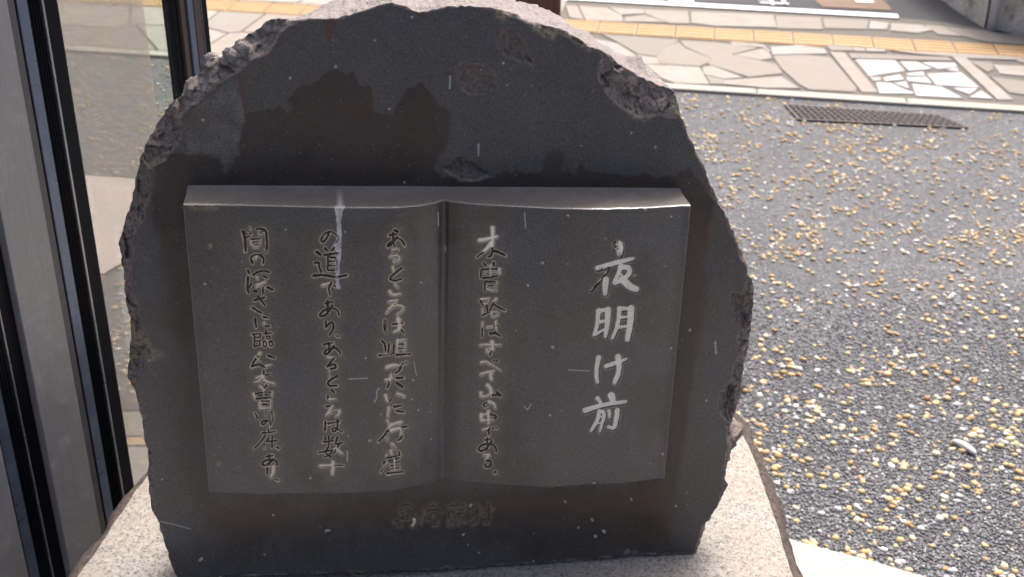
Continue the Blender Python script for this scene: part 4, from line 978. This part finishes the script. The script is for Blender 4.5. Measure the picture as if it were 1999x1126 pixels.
book_stain_shade = np.clip(sstep(430, 370, Xb+fbm(Xb, Yb, 60, 3, 160)*60)*.35+sstep(26, 3, np.abs(Xb-(sp+14)))*.5*(Xb > sp-3), 0, 1)  # brown left edge, plus shade painted on the page right of the spine
book_stain_shade = np.clip(book_stain_shade+sstep(.52, .7, fbm(Xb, Yb, 120, 4, 161)+.5)*.35, 0, 1)
lich = sstep(8, 2, np.hypot(Xb-410, Yb-481))*.7+sstep(9, 3, np.hypot(Xb-428, Yb-906))*.4+sstep(14, 2, seg_dist(Xb, Yb, [(375,402),(420,402)]))*.5
ba = dict(rough=np.zeros_like(Xb), stain_shade=book_stain_shade, pale=sstep(1.5, 0, ed)*.6, rust=sstep(60, 5, np.hypot(Xb-960, (Yb-415)*1.5))*.35, lichen=lich, dust_highlight=sstep(1.4, .3, ed)*.35, white=wh, halo=halo, rim=np.clip(rim, 0, 1)*(SD > -.5), paint=PT*np.where(title, sstep(-.4, -1.5, SD), sstep(0, -.6, SD)))  # paint darkens towards groove walls as a painted shadow outline
# letters close to the white drip are not repainted
bi = np.arange(NU*NV2).reshape(NV2, NU)
BQ = np.stack([bi[1:, :-1].ravel(), bi[1:, 1:].ravel(), bi[:-1, 1:].ravel(), bi[:-1, :-1].ravel()], 1)
bid = np.where(SD.ravel()[BQ].mean(1) < -.05, ID.ravel()[BQ[:, 0]], -1)
baf = {k: a.ravel() for k, a in ba.items()}
# side walls of the book with a fillet where they meet the stone
ringi = np.concatenate([bi[0, :-1], bi[:-1, -1], bi[-1, :0:-1], bi[:0:-1, 0]])
ru, rv, rh = u_.ravel()[ringi], v_.ravel()[ringi], He.ravel()[ringi]
nrm = np.concatenate([np.tile([0, 1], (NU-1, 1)), np.tile([1, 0], (NV2-1, 1)), np.tile([0, -1], (NU-1, 1)), np.tile([-1, 0], (NV2-1, 1))]).astype(float)
for _ in range(3): nrm = (np.roll(nrm, 1, 0)+nrm*2+np.roll(nrm, -1, 0))/4
WV = []; nW = len(ringi); KW = 14
for k in range(1, KW+1):
    w_ = k/KW; fil = .003*w_**4+.0006*min(1, k); hh = rh*(1-w_)-.002*w_
    WV.append(O+(ru+nrm[:, 0]*fil)[:, None]*U+(rv+nrm[:, 1]*fil)[:, None]*Vv+hh[:, None]*N-np.array(mon.location))
nb0 = NU*NV2; rr = [ringi]+[nb0+(k-1)*nW+np.arange(nW) for k in range(1, KW+1)]
WQ = np.concatenate([np.stack([np.roll(a, -1), a, b, np.roll(b, -1)], 1)[:, ::-1] for a, b in zip(rr[:-1], rr[1:])])
BV = np.concatenate([Pb]+WV)
istop = np.concatenate([np.ones(NU-1), np.zeros(nW-(NU-1))])
wx_ = np.concatenate([np.tile(np.arange(nW), KW)]); 
for k_ in list(baf):
    ext = np.zeros(KW*nW)
    if k_ == 'dust_highlight': ext = (istop[None]*(np.linspace(0, 1, KW)[:, None]**1.3*.75)).ravel()
    if k_ == 'stain_shade': ext = ((1-istop)[None]*np.ones(KW)[:, None]*.7).ravel()
    if k_ == 'pale': ext = (istop[None]*np.linspace(1.0, .0, KW)[:, None]).ravel()  # sky sheen painted as a paler front on the top face
    if k_ == 'white': ext = (np.clip(1-np.abs(px_of(ru, rv, rh)[0]-664)/9, 0, 1)*istop)[None].repeat(KW, 0).ravel()*np.linspace(.6, 0, KW).repeat(nW)
    baf[k_] = np.concatenate([baf[k_], ext])
# normals: wind towards the viewer
a, b, c = BV[BQ[0, 0]], BV[BQ[0, 1]], BV[BQ[0, 2]]
if np.cross(b-a, c-a)@N < 0: BQ = BQ[:, ::-1]
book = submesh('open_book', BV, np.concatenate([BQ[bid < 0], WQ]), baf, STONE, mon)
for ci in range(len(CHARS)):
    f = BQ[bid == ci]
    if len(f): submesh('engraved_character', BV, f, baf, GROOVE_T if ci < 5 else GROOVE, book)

# cement lumps stuck on the upper left shoulder
V0, F0 = ico(3)
for x, y, r, hh in ((478, 99, .0105, -.018), (458, 111, .0085, -.014), (466, 124, .006, -.010), (449, 104, .007, -.02), (470, 87, .006, -.024), (413, 122, .011, -.034), (485, 112, .005, -.012)):
    uvp = on_face(x, y, hh); c = O+U*uvp[0]+Vv*uvp[1]+N*hh-np.array(mon.location)
    nz_ = fbm(V0[:, 0]*3+x, V0[:, 1]*3+V0[:, 2]*3+y, 1.3, 4, 5)
    V = V0*(1+nz_*.55)[:, None]*np.array([r*1.1, r, r*.95])+c
    o = link('cement_lump', np_mesh('cement_lump', V, F0), MORTARLUMP); o.parent = mon

# dry leaf scraps at the foot of the stone
LEAF = mat_plain('dry_leaf', (.34, .21, .10), .7, 80, .3)
def leaf(x, y, s_, a, lbl):
    p = on_z(x, y, ZT+.004); V = []; Fc = []
    n = 7
    for i in range(n+1):
        t = i/n; w_ = s_*.32*math.sin(math.pi*t**.8)+.0002; zc = .002*math.sin(t*5+a)
        for sgn in (-1, 0, 1): V.append((p[0]+(t-.5)*s_*math.cos(a)-sgn*w_*math.sin(a), p[1]+(t-.5)*s_*math.sin(a)+sgn*w_*math.cos(a), p[2]+zc+abs(sgn)*.0018))
    for i in range(n):
        for k in range(2): b = i*3+k; Fc.append((b, b+3, b+4, b+1))
    o = link('dry_leaf', np_mesh('dry_leaf', V, Fc), LEAF); m = o.modifiers.new('thick', 'SOLIDIFY'); m.thickness = .0006
    return tag(o, lbl, 'leaf')
leaf(694, 1120, .017, .4, 'small tan dry leaf scrap on the pedestal at the foot of the stone')
